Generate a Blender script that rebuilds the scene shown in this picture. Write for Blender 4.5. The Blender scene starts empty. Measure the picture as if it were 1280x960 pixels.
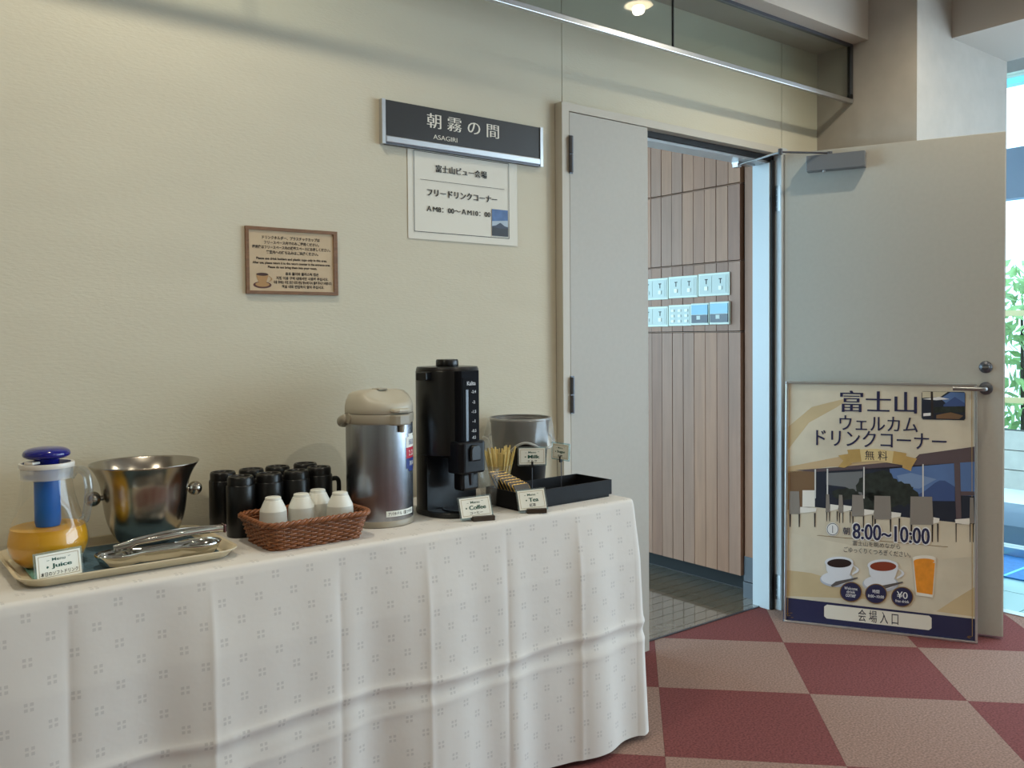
import bpy, bmesh, math, random
from mathutils import Vector, Matrix
import numpy as np
random.seed(7)
SC = bpy.context.scene
COL = SC.collection
PI = math.pi

# ------------------------------------------------------------------ camera
F, CYP, ROLL, PITCH, YAW, H, W = 1093.49, 448.47, .0072, .0242, .6599, 1.2036, 2.3228
fw = Vector((math.sin(YAW)*math.cos(PITCH), math.cos(YAW)*math.cos(PITCH), -math.sin(PITCH)))
r0 = Vector((math.cos(YAW), -math.sin(YAW), 0)); u0 = r0.cross(fw)
rv = r0*math.cos(ROLL) - u0*math.sin(ROLL); uv = u0*math.cos(ROLL) + r0*math.sin(ROLL)
cam_d = bpy.data.cameras.new('camera'); cam = bpy.data.objects.new('camera', cam_d); COL.objects.link(cam)
M = Matrix((rv, uv, -fw)).transposed().to_4x4(); M.translation = Vector((0, -W, H)); cam.matrix_world = M
cam_d.sensor_width = 36; cam_d.lens = F/1280*36; cam_d.shift_y = -(480-CYP)/1280; cam_d.clip_start = .05
SC.camera = cam

# ------------------------------------------------------------------ world, daylight, exposure
SC.view_settings.view_transform = 'Standard'; SC.view_settings.look = 'None'
SC.view_settings.exposure = 0.0; SC.view_settings.gamma = 1.0; SC.view_settings.use_curve_mapping = False
wd = bpy.data.worlds.new('sky'); SC.world = wd; wd.use_nodes = True
bg = wd.node_tree.nodes['Background']; bg.inputs[0].default_value = (.62, .84, 1, 1); bg.inputs[1].default_value = 3.2

def area_light(name, loc, target, sx, sy, power, color, spread=180):
    l = bpy.data.lights.new(name, 'AREA'); l.shape = 'RECTANGLE'; l.size = sx; l.size_y = sy
    l.energy = power; l.color = color; l.spread = math.radians(spread)
    o = bpy.data.objects.new(name, l); COL.objects.link(o); o.location = loc
    o.rotation_euler = (Vector(target)-Vector(loc)).to_track_quat('-Z', 'Y').to_euler(); return o
# daylight coming in through the lobby's window wall and through the windows of the inner room
area_light('daylight_lobby_window', (4.98, -3.2, 1.35), (0, -3.2, 1.2), 4.4, 2.2, 115, (.78, .90, 1.0))
area_light('daylight_inner_window', (-1.35, 2.6, 1.45), (3.2, 1.6, 1.0), 3.4, 2.0, 150, (.54, .82, 1.0))
area_light('daylight_inner_back_window', (1.3, 4.6, 1.5), (2.7, 0, .6), 2.0, 1.8, 110, (.60, .85, 1.0))

# ------------------------------------------------------------------ helpers
def tag(o, label=None, cat=None, group=None, kind=None):
    if label: o['label'] = label
    if cat: o['category'] = cat
    if group: o['group'] = group
    if kind: o['kind'] = kind
    return o

def empty(name, loc, rz=0, label=None, cat=None, group=None, kind=None):
    o = bpy.data.objects.new(name, None); COL.objects.link(o); o.location = loc; o.rotation_euler = (0, 0, rz)
    o.empty_display_size = .05
    return tag(o, label, cat, group, kind)

class MB:
    def __init__(s): s.v = []; s.f = []; s.uv = None
    def quad(s, a, b, c, d):
        i = len(s.v); s.v += [a, b, c, d]; s.f.append((i, i+1, i+2, i+3)); return s
    def poly(s, pts):
        i = len(s.v); s.v += list(pts); s.f.append(tuple(range(i, i+len(pts)))); return s
    def box(s, x0, x1, y0, y1, z0, z1):
        i = len(s.v)
        s.v += [(x0,y0,z0),(x1,y0,z0),(x1,y1,z0),(x0,y1,z0),(x0,y0,z1),(x1,y0,z1),(x1,y1,z1),(x0,y1,z1)]
        for q in ((0,3,2,1),(4,5,6,7),(0,1,5,4),(1,2,6,5),(2,3,7,6),(3,0,4,7)): s.f.append(tuple(i+k for k in q))
        return s
    def lathe(s, prof, n=40, cx=0, cy=0, sx=1, sy=1, cap0=False, cap1=False):
        i = len(s.v); m = len(prof)
        for (r, z) in prof:
            for k in range(n):
                a = 2*PI*k/n; s.v.append((cx+sx*r*math.cos(a), cy+sy*r*math.sin(a), z))
        for j in range(m-1):
            for k in range(n):
                k2 = (k+1) % n; s.f.append((i+j*n+k, i+j*n+k2, i+(j+1)*n+k2, i+(j+1)*n+k))
        if cap0: s.f.append(tuple(i+k for k in reversed(range(n))))
        if cap1: s.f.append(tuple(i+(m-1)*n+k for k in range(n)))
        return s
    def tube(s, pts, r, n=8, closed=False, cap=True, flat=1.0):
        pts = [Vector(p) for p in pts]; m = len(pts); i = len(s.v)
        rr = r if isinstance(r, (list, tuple)) else [r]*m
        up = None
        for j, p in enumerate(pts):
            a = pts[(j-1) % m] if (closed or j > 0) else pts[j]; b = pts[(j+1) % m] if (closed or j < m-1) else pts[j]
            t = (b-a).normalized()
            if up is None:
                up = Vector((0,0,1)) if abs(t.z) < .9 else Vector((1,0,0))
            x = t.cross(up)
            if x.length < 1e-6: x = t.orthogonal()
            x.normalize(); y = x.cross(t).normalized(); up = y
            for k in range(n):
                an = 2*PI*k/n; q = p + x*(rr[j]*math.cos(an)) + y*(rr[j]*flat*math.sin(an)); s.v.append(tuple(q))
        for j in range(m if closed else m-1):
            j2 = (j+1) % m
            for k in range(n):
                k2 = (k+1) % n; s.f.append((i+j*n+k, i+j*n+k2, i+j2*n+k2, i+j2*n+k))
        if cap and not closed:
            s.f.append(tuple(i+k for k in reversed(range(n)))); s.f.append(tuple(i+(m-1)*n+k for k in range(n)))
        return s
    def prism(s, pts, axis, a, b):
        """outline pts (2D) extruded along axis from a to b"""
        def P(p, h): return {'x': (h, p[0], p[1]), 'y': (p[0], h, p[1]), 'z': (p[0], p[1], h)}[axis]
        i = len(s.v); n = len(pts)
        s.v += [P(p, a) for p in pts] + [P(p, b) for p in pts]
        s.f.append(tuple(i+k for k in reversed(range(n)))); s.f.append(tuple(i+n+k for k in range(n)))
        for k in range(n): k2 = (k+1) % n; s.f.append((i+k, i+k2, i+n+k2, i+n+k))
        return s
    def sphere(s, c, r, n=20, m=12, sz=1.0):
        prof = [(max(1e-4, r*math.sin(PI*j/m)), c[2]-sz*r*math.cos(PI*j/m)) for j in range(m+1)]
        return s.lathe(prof, n, c[0], c[1])
    def build(s, name, mat, parent=None, smooth=False, bevel=0, label=None, cat=None, group=None, kind=None, loc=None, rot=None, fix=True):
        me = bpy.data.meshes.new(name); me.from_pydata([tuple(v) for v in s.v], [], s.f)
        if fix:
            b = bmesh.new(); b.from_mesh(me); bmesh.ops.recalc_face_normals(b, faces=b.faces); b.to_mesh(me); b.free()
        if s.uv:
            ul = me.uv_layers.new(name='UVMap')
            for lp in me.loops: ul.data[lp.index].uv = s.uv[lp.vertex_index]
        o = bpy.data.objects.new(name, me); COL.objects.link(o)
        me.materials.append(mat)
        if smooth:
            for p in me.polygons: p.use_smooth = True
            if smooth != 'all':
                md = o.modifiers.new('edges', 'EDGE_SPLIT'); md.split_angle = math.radians(38)
        if bevel:
            md = o.modifiers.new('bevel', 'BEVEL'); md.width = bevel; md.segments = 2; md.limit_method = 'ANGLE'
        if parent: o.parent = parent
        if loc: o.location = loc
        if rot: o.rotation_euler = rot
        return tag(o, label, cat, group, kind)

def srgb(*c):
    return tuple(((v/255)/12.92 if v/255 <= .04045 else ((v/255+.055)/1.055)**2.4) for v in c) + (1,)

def mat(name, col, rough=.5, metal=0, var=None, bump=None, spec=.5, trans=0, coat=0, emis=None, aniso=0, sheen=0, stretch=(1,1,1), col2=None):
    """var=(scale, amount) colour mottling; bump=(scale, strength, distance)"""
    m = bpy.data.materials.new(name); m.use_nodes = True; nt = m.node_tree; N = nt.nodes; L = nt.links
    b = N['Principled BSDF']
    c = srgb(*col) if max(col[:3]) > 1.001 else tuple(col[:3]) + (1,)
    b.inputs['Base Color'].default_value = c; b.inputs['Roughness'].default_value = rough; b.inputs['Metallic'].default_value = metal
    b.inputs['Specular IOR Level'].default_value = spec
    if trans: b.inputs['Transmission Weight'].default_value = trans
    if coat: b.inputs['Coat Weight'].default_value = coat; b.inputs['Coat Roughness'].default_value = .08
    if aniso: b.inputs['Anisotropic'].default_value = aniso
    if sheen: b.inputs['Sheen Weight'].default_value = sheen
    if emis: b.inputs['Emission Color'].default_value = srgb(*emis[0]); b.inputs['Emission Strength'].default_value = emis[1]
    if var or bump:
        tc = N.new('ShaderNodeTexCoord'); mp = N.new('ShaderNodeMapping'); mp.inputs['Scale'].default_value = stretch
        L.new(tc.outputs['Object'], mp.inputs[0])
    if var:
        no = N.new('ShaderNodeTexNoise'); no.inputs['Scale'].default_value = var[0]; no.inputs['Detail'].default_value = 4
        L.new(mp.outputs[0], no.inputs[0])
        mx = N.new('ShaderNodeMix'); mx.data_type = 'RGBA'
        if col2: c2 = srgb(*col2); lo = c
        else:
            lo = tuple(max(0, v*(1-var[1])) for v in c[:3])+(1,); c2 = tuple(min(1, v*(1+var[1])) for v in c[:3])+(1,)
        mx.inputs[6].default_value = lo; mx.inputs[7].default_value = c2
        rp = N.new('ShaderNodeValToRGB'); rp.color_ramp.elements[0].position = .32; rp.color_ramp.elements[1].position = .68
        L.new(no.outputs['Fac'], rp.inputs[0]); L.new(rp.outputs[0], mx.inputs[0]); L.new(mx.outputs[2], b.inputs['Base Color'])
    if bump:
        n2 = N.new('ShaderNodeTexNoise'); n2.inputs['Scale'].default_value = bump[0]; n2.inputs['Detail'].default_value = 3
        L.new(mp.outputs[0], n2.inputs[0])
        bp = N.new('ShaderNodeBump'); bp.inputs['Strength'].default_value = bump[1]; bp.inputs['Distance'].default_value = bump[2]
        L.new(n2.outputs['Fac'], bp.inputs['Height']); L.new(bp.outputs[0], b.inputs['Normal'])
    return m

def clear(name, tint, gloss=.04, rough=.02, milk=0.0, edge=.75):
    """thin clear sheet: tinted see-through plus mirror reflection that grows towards grazing angles, plus an optional milky share"""
    m = bpy.data.materials.new(name); m.use_nodes = True; nt = m.node_tree; N = nt.nodes; L = nt.links
    N.remove(N['Principled BSDF'])
    t = N.new('ShaderNodeBsdfTransparent'); t.inputs[0].default_value = tuple(tint)+(1,)
    g = N.new('ShaderNodeBsdfGlossy'); g.inputs['Roughness'].default_value = rough; g.inputs[0].default_value = (1,1,1,1)
    lw_ = N.new('ShaderNodeLayerWeight'); lw_.inputs[0].default_value = .5
    pw = N.new('ShaderNodeMath'); pw.operation = 'POWER'; pw.inputs[1].default_value = 4.0; L.new(lw_.outputs['Facing'], pw.inputs[0])
    ma = N.new('ShaderNodeMath'); ma.operation = 'MULTIPLY_ADD'; ma.use_clamp = True; ma.inputs[1].default_value = edge; ma.inputs[2].default_value = gloss; L.new(pw.outputs[0], ma.inputs[0])
    mx = N.new('ShaderNodeMixShader'); L.new(ma.outputs[0], mx.inputs[0]); L.new(t.outputs[0], mx.inputs[1]); L.new(g.outputs[0], mx.inputs[2])
    out = mx.outputs[0]
    if milk:
        d = N.new('ShaderNodeBsdfDiffuse'); d.inputs[0].default_value = (.85, .85, .83, 1)
        m2 = N.new('ShaderNodeMixShader'); m2.inputs[0].default_value = milk; L.new(out, m2.inputs[1]); L.new(d.outputs[0], m2.inputs[2]); out = m2.outputs[0]
    L.new(out, N['Material Output'].inputs[0]); return m

# ---- text
def text_mesh(s, mincho=0.0, weight=0.0):
    cu = bpy.data.curves.new('t', 'FONT'); cu.body = s; cu.size = 1; cu.resolution_u = 3; cu.fill_mode = 'FRONT'; cu.offset = weight
    o = bpy.data.objects.new('t', cu); COL.objects.link(o)
    dg = bpy.context.evaluated_depsgraph_get(); me = bpy.data.meshes.new_from_object(o.evaluated_get(dg))
    bpy.data.objects.remove(o); bpy.data.curves.remove(cu)
    v = [tuple(p.co) for p in me.vertices]; f = [tuple(p.vertices) for p in me.polygons]; bpy.data.meshes.remove(me)
    if mincho:
        V = []; G = []
        for k, d in enumerate((-mincho, 0, mincho)):
            i = len(V); V += [(a+d, b, c+k*1e-4) for a, b, c in v]; G += [tuple(i+q for q in t) for t in f]
        v, f = V, G
    return v, f

def text(s, parent, m, x, z, width=None, height=None, y=-.0004, mincho=0.0, weight=0.0, name='lettering', warp=None, align='c', yrot=0):
    """flat lettering facing -y, centred at (x, z), fitted to width (and height)"""
    v, f = text_mesh(s, mincho, weight)
    if not v: return None
    x0 = min(p[0] for p in v); x1 = max(p[0] for p in v); y0 = min(p[1] for p in v); y1 = max(p[1] for p in v)
    kx = (width/(x1-x0)) if width else None; ky = (height/(y1-y0)) if height else None
    if kx is None: kx = ky
    if ky is None: ky = kx
    mx = {'c': (x0+x1)/2, 'l': x0, 'r': x1}[align]; mz = (y0+y1)/2
    b = MB(); ca, sa = math.cos(yrot), math.sin(yrot)
    for p in v:
        a = (p[0]-mx)*kx; c = (p[1]-mz)*ky
        b.v.append((x+a*ca-c*sa, y-p[2]*.3*1, z+a*sa+c*ca))
    b.f = f
    return b.build(name, m, parent, fix=False)

def flat(parent, m, pts, y, name):
    """flat printed shape facing -y from (x,z) outline"""
    b = MB(); b.poly([(p[0], y, p[1]) for p in pts]); return b.build(name, m, parent, fix=False)

def ell(cx, cz, rx, rz, n=28, a0=0, a1=2*PI):
    return [(cx+rx*math.cos(a0+(a1-a0)*k/n), cz+rz*math.sin(a0+(a1-a0)*k/n)) for k in range(n if abs(a1-a0-2*PI) < 1e-6 else n+1)]

def rrect(x0, x1, y0, y1, r, n=6):
    out = []
    for cx, cy, a in ((x1-r, y1-r, 0), (x0+r, y1-r, PI/2), (x0+r, y0+r, PI), (x1-r, y0+r, 3*PI/2)):
        for k in range(n+1): out.append((cx+r*math.cos(a+PI/2*k/n), cy+r*math.sin(a+PI/2*k/n)))
    return out

# ------------------------------------------------------------------ materials
M_wall = mat('wallpaper', (208, 202, 182), .85, var=(3, .02), bump=(62, .40, .0016), stretch=(1, 1, 3.2))
M_wall2 = mat('wallpaper_plain', (176, 169, 160), .85, var=(14, .04), bump=(120, .2, .002))
M_ceil = mat('ceiling_paint', (188, 180, 170), .9, bump=(150, .2, .002))
M_frame = mat('door_frame_paint', (192, 186, 172), .45)
M_leaf = mat('door_leaf_finish', (178, 175, 166), .5, var=(60, .02), bump=(300, .08, .001))
M_jamb = mat('jamb_paint', (196, 204, 208), .35)
M_black = mat('black_gasket', (14, 14, 16), .6)
M_steel = mat('satin_steel', (150, 150, 150), .32, 1)
M_dksteel = mat('dark_steel', (96, 98, 104), .4, .7)
M_closer = mat('closer_paint', (128, 130, 134), .4, .4)
M_alu = mat('aluminium', (205, 207, 210), .3, 1)
M_tile_r = mat('carpet_red', (118, 67, 65), .95, var=(150, .34), bump=(300, .12, .002), spec=.2)
M_tile_t = mat('carpet_tan', (146, 118, 106), .95, var=(150, .30), bump=(300, .12, .002), spec=.2)
M_wood = [mat('wood_plank_%d' % k, c,   .5, var=(9, .10), bump=(30, .12, .001), stretch=(1, 4, .35)) for k, c in
          enumerate(((150, 106, 79), (160, 115, 86), (139, 98, 75), (150, 111, 88)))]
M_dark = mat('dark_recess', (20, 19, 18), .7)
M_stone = mat('stone_floor_tile', (118, 108, 94), .06, var=(30, .10), coat=.6, spec=.8)
M_grout = mat('tile_grout', (24, 22, 20), .6)
M_kick = mat('dark_skirting', (62, 64, 70), .3)
M_smoke = clear('smoke_glass', (.82, .85, .84), .03)
M_glass = clear('clear_glass', (.975, .98, .98), .055)
M_winglass = clear('window_glass', (.9, .97, 1), .01)
M_plastic = clear('clear_plastic', (.92, .92, .90), .04, .1, .12)
M_bag = clear('plastic_bag', (.90, .90, .89), .06, .2, .16)
M_acryl = clear('acrylic_edge', (.70, .86, .90), .06, .05, .10)
M_white = mat('white_print', (232, 230, 222), .7)
M_paper = mat('white_paper', (224, 221, 208), .6, bump=(30, .08, .002))
M_blackink = mat('black_ink', (22, 22, 24), .7)
M_greenink = mat('green_ink', (28, 84, 74), .7)
M_sign = mat('sign_face', (44, 43, 43), .35)
M_signtxt = mat('sign_lettering', (228, 224, 210), .5)

# ------------------------------------------------------------------ setting: floor
fl = MB().box(-3.5, 3.97, -6, .06, -.06, -.006).build('floor', M_tile_t, kind='structure', label='checkered red and tan carpet tile floor of the lobby')
ang = -PI/4 - .0061
e1 = (math.cos(ang), math.sin(ang)); e2 = (-math.cos(PI/2+ang), -math.sin(PI/2+ang))
O = (2.9235, 2.0425-W)
def clip(poly, f):
    out = []
    for a, b in zip(poly, poly[1:]+poly[:1]):
        fa, fb = f(a), f(b)
        if fa >= 0: out.append(a)
        if fa*fb < 0:
            t = fa/(fa-fb); out.append((a[0]+t*(b[0]-a[0]), a[1]+t*(b[1]-a[1])))
    return out
for i in range(-14, 8):
    for j in range(-6, 20):
        g = .0006
        q = [(O[0]+.5*(a*e1[0]+b*e2[0]), O[1]+.5*(a*e1[1]+b*e2[1])) for a, b in ((i+g, j+g), (i+1-g, j+g), (i+1-g, j+1-g), (i+g, j+1-g))]
        for fn in (lambda p: 3.97-p[0], lambda p: .06-p[1], lambda p: p[0]+1.6, lambda p: p[1]+4.2):
            q = clip(q, fn)
            if not q: break
        if len(q) < 3: continue
        area = abs(sum(a[0]*b[1]-b[0]*a[1] for a, b in zip(q, q[1:]+q[:1])))/2
        if area < .002: continue
        MB().prism(q, 'z', -.006, 0).build('carpet_tile', M_tile_r if (i+j) % 2 == 0 else M_tile_t, fl)

# window strip floor and what lies beyond the window
M_glaze = mat('pale_glazed_tile', (150, 196, 204), .18)
wf = MB().box(3.97, 5.1, -6, .3, -.06, -.004).build('floor_window_strip', M_grout, kind='structure', label='pale glazed tile strip of floor along the window')
y = -1.6
while y < .3:
    for x0, x1 in ((3.976, 4.318), (4.324, 4.70), (4.706, 5.06)):
        MB().box(x0, x1, y+.003, min(y+.45, .3), -.004, 0).build('floor_tile', M_glaze, wf)
    y += .453
MB().box(3.97, 4.02, -6, .3, 0, .004).build('trim_1', M_alu, kind='structure', label='thin metal strip between carpet and window floor')

# ------------------------------------------------------------------ setting: walls and ceiling
wb = MB()
wb.box(-3.5, 2.0, .012, .15, 0, 2.8).box(2.0, 3.31, .012, .15, 2.02, 2.8).box(3.31, 3.58, .012, .15, 0, 2.8)
wall = wb.build('wall_back', M_dark, kind='structure', label='beige textured wallpaper wall behind the drinks table')
MB().box(-3.5, 2.0305, 0, .012, 2.016, 2.8).box(-3.5, 1.998, 0, .012, 0, 2.016).build('wall_panel', M_wall, wall)
MB().box(2.0335, 3.3085, 0, .012, 2.016, 2.8).build('wall_panel', M_wall, wall)
MB().box(3.3115, 3.58, 0, .012, 0, 2.8).build('wall_panel', M_wall, wall)
MB().box(3.58, 4.42, -.467, .3, 0, 2.8).build('wall_column', M_wall2, kind='structure', label='grey papered column beside the open door')
MB().box(-3.62, -3.5, -6, .15, 0, 2.8).build('wall_left', M_wall, kind='structure', label='beige wall at the far left end of the lobby')
MB().box(-3.62, 5.1, -6.12, -6, 0, 2.8).build('wall_front', M_wall, kind='structure', label='beige wall across the lobby from the table')
MB().box(-3.62, 5.3, -6.12, .3, 2.8, 2.9).build('ceiling', M_ceil, kind='structure', label='off white lobby ceiling')
MB().box(-3.5, 3.58, -.25, 0, 2.485, 2.8).build('trim_2', M_ceil, kind='structure', label='boxed ceiling beam running along the wallpapered wall')
MB().box(3.88, 4.42, -6, -.467, 2.494, 2.8).build('trim_3', M_ceil, kind='structure', label='boxed ceiling beam in front of the window')

# lobby window wall
wn = MB().box(5.0, 5.1, -6, .3, 0, .05).box(5.0, 5.1, -6, .3, 2.6, 2.8)
for yy in (-5.95, -4.5, -3.0, -1.55): wn.box(5.0, 5.1, yy-.04, yy+.04, .05, 2.6)
win = wn.build('window_1', M_alu, kind='structure', label='tall lobby window at the right edge')
M_blind = mat('transom_blue_grey', (150, 176, 204), .5)
MB().box(5.01, 5.09, -6, .3, 1.93, 2.2).build('transom', M_blind, win)
ys = [-5.91, -4.46, -2.96, -1.51, .3]
for a, b in zip(ys, ys[1:]): MB().box(5.045, 5.053, a, b-.08, .05, 1.93).build('pane', M_winglass, win)
for a, b in zip(ys, ys[1:]): MB().box(5.045, 5.053, a, b-.08, 2.2, 2.6).build('pane', M_winglass, win)

# ------------------------------------------------------------------ inner room behind the door
inn = MB().box(-1.5, 3.42, .06, 4.8, -.06, -.004).build('floor_inner', M_grout, kind='structure', label='dark glossy tile floor inside the room')
y = .0645
ny = 0
while y < 1.9:
    w = .0385 if ny == 0 else .069
    xs = [1.9 + (.23 if ny % 2 else 0), 2.6 + (.23 if ny % 2 else 0), 3.40]
    for a, b in zip(xs, xs[1:]):
        MB().box(a+.001, b-.001, y, y+w-.003, -.004, 0).build('floor_tile', M_stone, inn)
    y += w; ny += 1
MB().box(-1.5, 1.9, .0645, 4.8, -.004, 0).box(1.9, 3.42, y, 4.8, -.004, 0).build('floor_slab', M_stone, inn)
wi = MB().box(-1.5, -1.4, .15, 4.8, 0, .4).box(-1.5, -1.4, .15, 4.8, 2.45, 2.6).box(-1.5, -1.4, .15, .8, .4, 2.45).box(-1.5, -1.4, 4.4, 4.8, .4, 2.45).box(-1.5, -1.4, 2.57, 2.63, .4, 2.45)
wi = wi.build('window_2', M_ceil, kind='structure', label='window wall inside the room beyond the door')
MB().box(-1.455, -1.45, .8, 2.57, .4, 2.45).build('pane', M_winglass, wi)
MB().box(-1.455, -1.45, 2.63, 4.4, .4, 2.45).build('pane', M_winglass, wi)
MB().box(-1.5, 3.42, .15, 4.8, 2.5, 2.6).build('ceiling_inner', M_ceil, kind='structure', label='ceiling inside the room')
w3 = MB().box(-1.5, 3.42, 4.7, 4.8, 0, .5).box(-1.5, 3.42, 4.7, 4.8, 2.4, 2.5).box(-1.5, .3, 4.7, 4.8, .5, 2.4).box(2.3, 3.42, 4.7, 4.8, .5, 2.4).build('window_3', M_ceil, kind='structure', label='back wall with a window inside the room')
MB().box(.3, 2.3, 4.745, 4.755, .5, 2.4).build('pane', M_winglass, w3)

ww = MB().box(3.312, 3.42, .15, 4.7, .1, 2.5).box(3.405, 3.42, .15, 4.7, 0, .1).build('wall_wood', M_dark, kind='structure', label='vertical wood plank wall inside the doorway')
PW = .0688
for z0, z1, off in ((1.906, 2.48, 0), (1.553, 1.897, .002), (1.228, 1.545, 0), (.100, 1.220, -.002)):
    for k in range(14):
        y0 = .1985 + k*PW + off
        MB().box(3.28 + random.uniform(-.0012, .0012), 3.315, y0+.0016, y0+PW-.0016, z0, z1).build('plank', M_wood[random.randrange(4)], ww)
for k in range(2): pass
MB().box(3.285, 3.315, .1985+14*PW, 4.7, .1, 2.48).build('plank_field', M_wood[0], ww)
for z in (1.9015, 1.549, 1.224): MB().box(3.284, 3.315, .2, 1.16, z-.0018, z+.0006).build('batten', M_wood[1], ww)
MB().box(3.297, 3.33, .125, .187, .19, 2.48).build('plank', M_wood[0], ww)
MB().box(3.295, 3.33, .12, .192, .075, .19).box(3.29, 3.33, .12, .192, 0, .073).build('skirting', M_kick, ww)

# ------------------------------------------------------------------ door frame and leaves
fr = empty('trim_4', (0, 0, 0), label='cream metal door frame set in the wallpapered wall', kind='structure')
MB().box(2.0, 2.0325, -.036, .10, 0, 2.016).build('jamb', M_frame, fr)
MB().box(2.0325, 3.256, -.036, .10, 1.988, 2.016).build('header', M_frame, fr)
MB().box(2.0325, 3.256, .004, .018, 1.966, 1.988).build('gasket', M_black, fr)
MB().box(2.0325, 3.256, .018, .10, 1.955, 1.988).build('header_stop', M_jamb, fr)
MB().box(3.256, 3.30, -.036, .10, 0, 2.016).build('jamb', M_jamb, fr)
MB().box(3.226, 3.256, .004, .057, 0, 1.955).build('jamb_stop', M_jamb, fr)
MB().box(3.238, 3.256, .057, .10, 0, 1.955).build('jamb_stop', M_jamb, fr)
MB().box(3.231, 3.2565, -.004, .004, 0, 1.966).build('gasket', M_black, fr)
for z in (1.80, .10):
    hp_ = MB().box(3.2545, 3.2562, -.033, -.006, z-.055, z+.055).build('hinge_plate', M_steel, fr)
    for zz in (-.038, -.012, .014, .040):
        MB().lathe([(.0001, 0), (.003, 0), (.003, .0008), (.0001, .0008)], 10).build('screw', M_alu, hp_, loc=(3.2544, -.014 - (.010 if int(zz*1000) % 2 else 0), z+zz), rot=(0, -PI/2, 0))
# strip under the stop where tile floor meets carpet
MB().box(2.43, 3.236, .054, .064, -.004, .003).build('threshold', M_kick, fr)

d1 = empty('door_1', (2.034, -.036, .012), label='narrow closed door leaf with dark hinges behind the table end', kind='structure')
lf = MB().box(0, .390, 0, .038, 0, 1.973).build('leaf', M_leaf, d1, bevel=.0015)
MB().box(.391, .394, .004, .036, 0, 1.973).build('edge_strip', M_frame, d1)
for z in (1.826, .99):
    hb = MB().lathe([(.007, -.062), (.007, -.002)], 14, 0, -.008, cap0=True, cap1=True).build('hinge_knuckle', M_dksteel, d1, smooth=True, loc=(.001, 0, z))
    MB().lathe([(.0072, .002), (.0072, .062)], 14, 0, -.008, cap0=True, cap1=True).build('hinge_knuckle', M_dksteel, d1, smooth=True, loc=(.001, 0, z))
    MB().box(-.004, .012, -.003, 0, -.066, .066).build('hinge_plate', M_dksteel, d1, loc=(.001, 0, z))
MB().box(.389, .3945, .01, .03, 1.08, 1.20).build('flush_bolt_plate', M_dksteel, d1)

dang = math.atan2(-.914, .405)
d2 = empty('door_2', (3.272, -.040, .012), dang, label='wide cream door leaf standing open into the lobby', kind='structure')
# local x runs from hinge to free edge, -y is the face seen from the lobby side
MB().box(0, .835, 0, .040, 0, 1.978).build('leaf', M_leaf, d2, bevel=.0015)
MB().box(.835, .838, .006, .034, 0, 1.978).build('edge_strip', M_frame, d2)
MB().box(.008, .011, -.0006, 0, .01, 1.97).build('edge_line', M_frame, d2)
def rot_disc(name, m, parent, x, z, prof, n=28):
    return MB().lathe(prof, n).build(name, m, parent, smooth=True, loc=(x, 0, z), rot=(PI/2, 0, 0))
rose = rot_disc('thumb_turn', M_dksteel, d2, .772, 1.062, [(.0001, .012), (.012, .012), (.014, .009), (.020, .007), (.023, .004), (.024, 0)])
MB().box(-.012, .012, -.003, .003, .012, .026).build('turn_bar', M_steel, rose, bevel=.001)
rs = rot_disc('lever_rose', M_dksteel, d2, .773, .978, [(.0001, .008), (.020, .008), (.024, .005), (.025, 0)])
lv = MB().tube([(0, 0, .006), (0, 0, .045), (-.004, 0, .054), (-.014, 0, .058), (-.115, .0, .058)], [.008, .008, .0085, .0085, .0075], 12)
lv.build('lever', M_steel, rs, smooth=True)
cl = empty('door_closer', (0, 0, 0)); cl.parent = d2
MB().box(.10, .332, -.052, -.003, 1.885, 1.950).build('closer_body', M_closer, cl, bevel=.002)
MB().lathe([(.0001, 0), (.012, 0), (.012, .012), (.0001, .012)], 18).build('closer_spindle', M_dksteel, cl, loc=(.19, -.028, 1.950))
MB().sphere((.17, -.04, 1.882), .006, 12, 8).build('closer_screw', M_alu, cl, smooth=True)
cm = Matrix.Translation((3.272, -.040, .012)) @ Matrix.Rotation(dang, 4, 'Z')
# linkage: main arm from the closer spindle to the elbow, forearm from the elbow to the shoe under the frame header
elbow = cm.inverted() @ Vector((3.12, -.127, 1.965)); foot = cm.inverted() @ Vector((3.11, .086, 1.943))
MB().tube([(.185, -.028, 1.958), tuple(elbow)], .0065, 8, flat=.7).build('closer_arm', M_dksteel, cl, smooth=True)
MB().tube([tuple(elbow), tuple(foot)], .0065, 8, flat=.7).build('closer_forearm', M_alu, cl, smooth=True)
MB().lathe([(.0001, -.011), (.009, -.011), (.009, .013), (.0001, .013)], 14).build('elbow_joint', M_dksteel, cl, smooth=True, loc=tuple(elbow))
sh = MB().box(3.09, 3.205, .062, .098, 1.9475, 1.9545).box(3.098, 3.122, .072, .10, 1.934, 1.9475)
for k, p in enumerate(sh.v): sh.v[k] = tuple(cm.inverted() @ Vector(p))
sh.build('closer_shoe', M_alu, cl)

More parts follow.
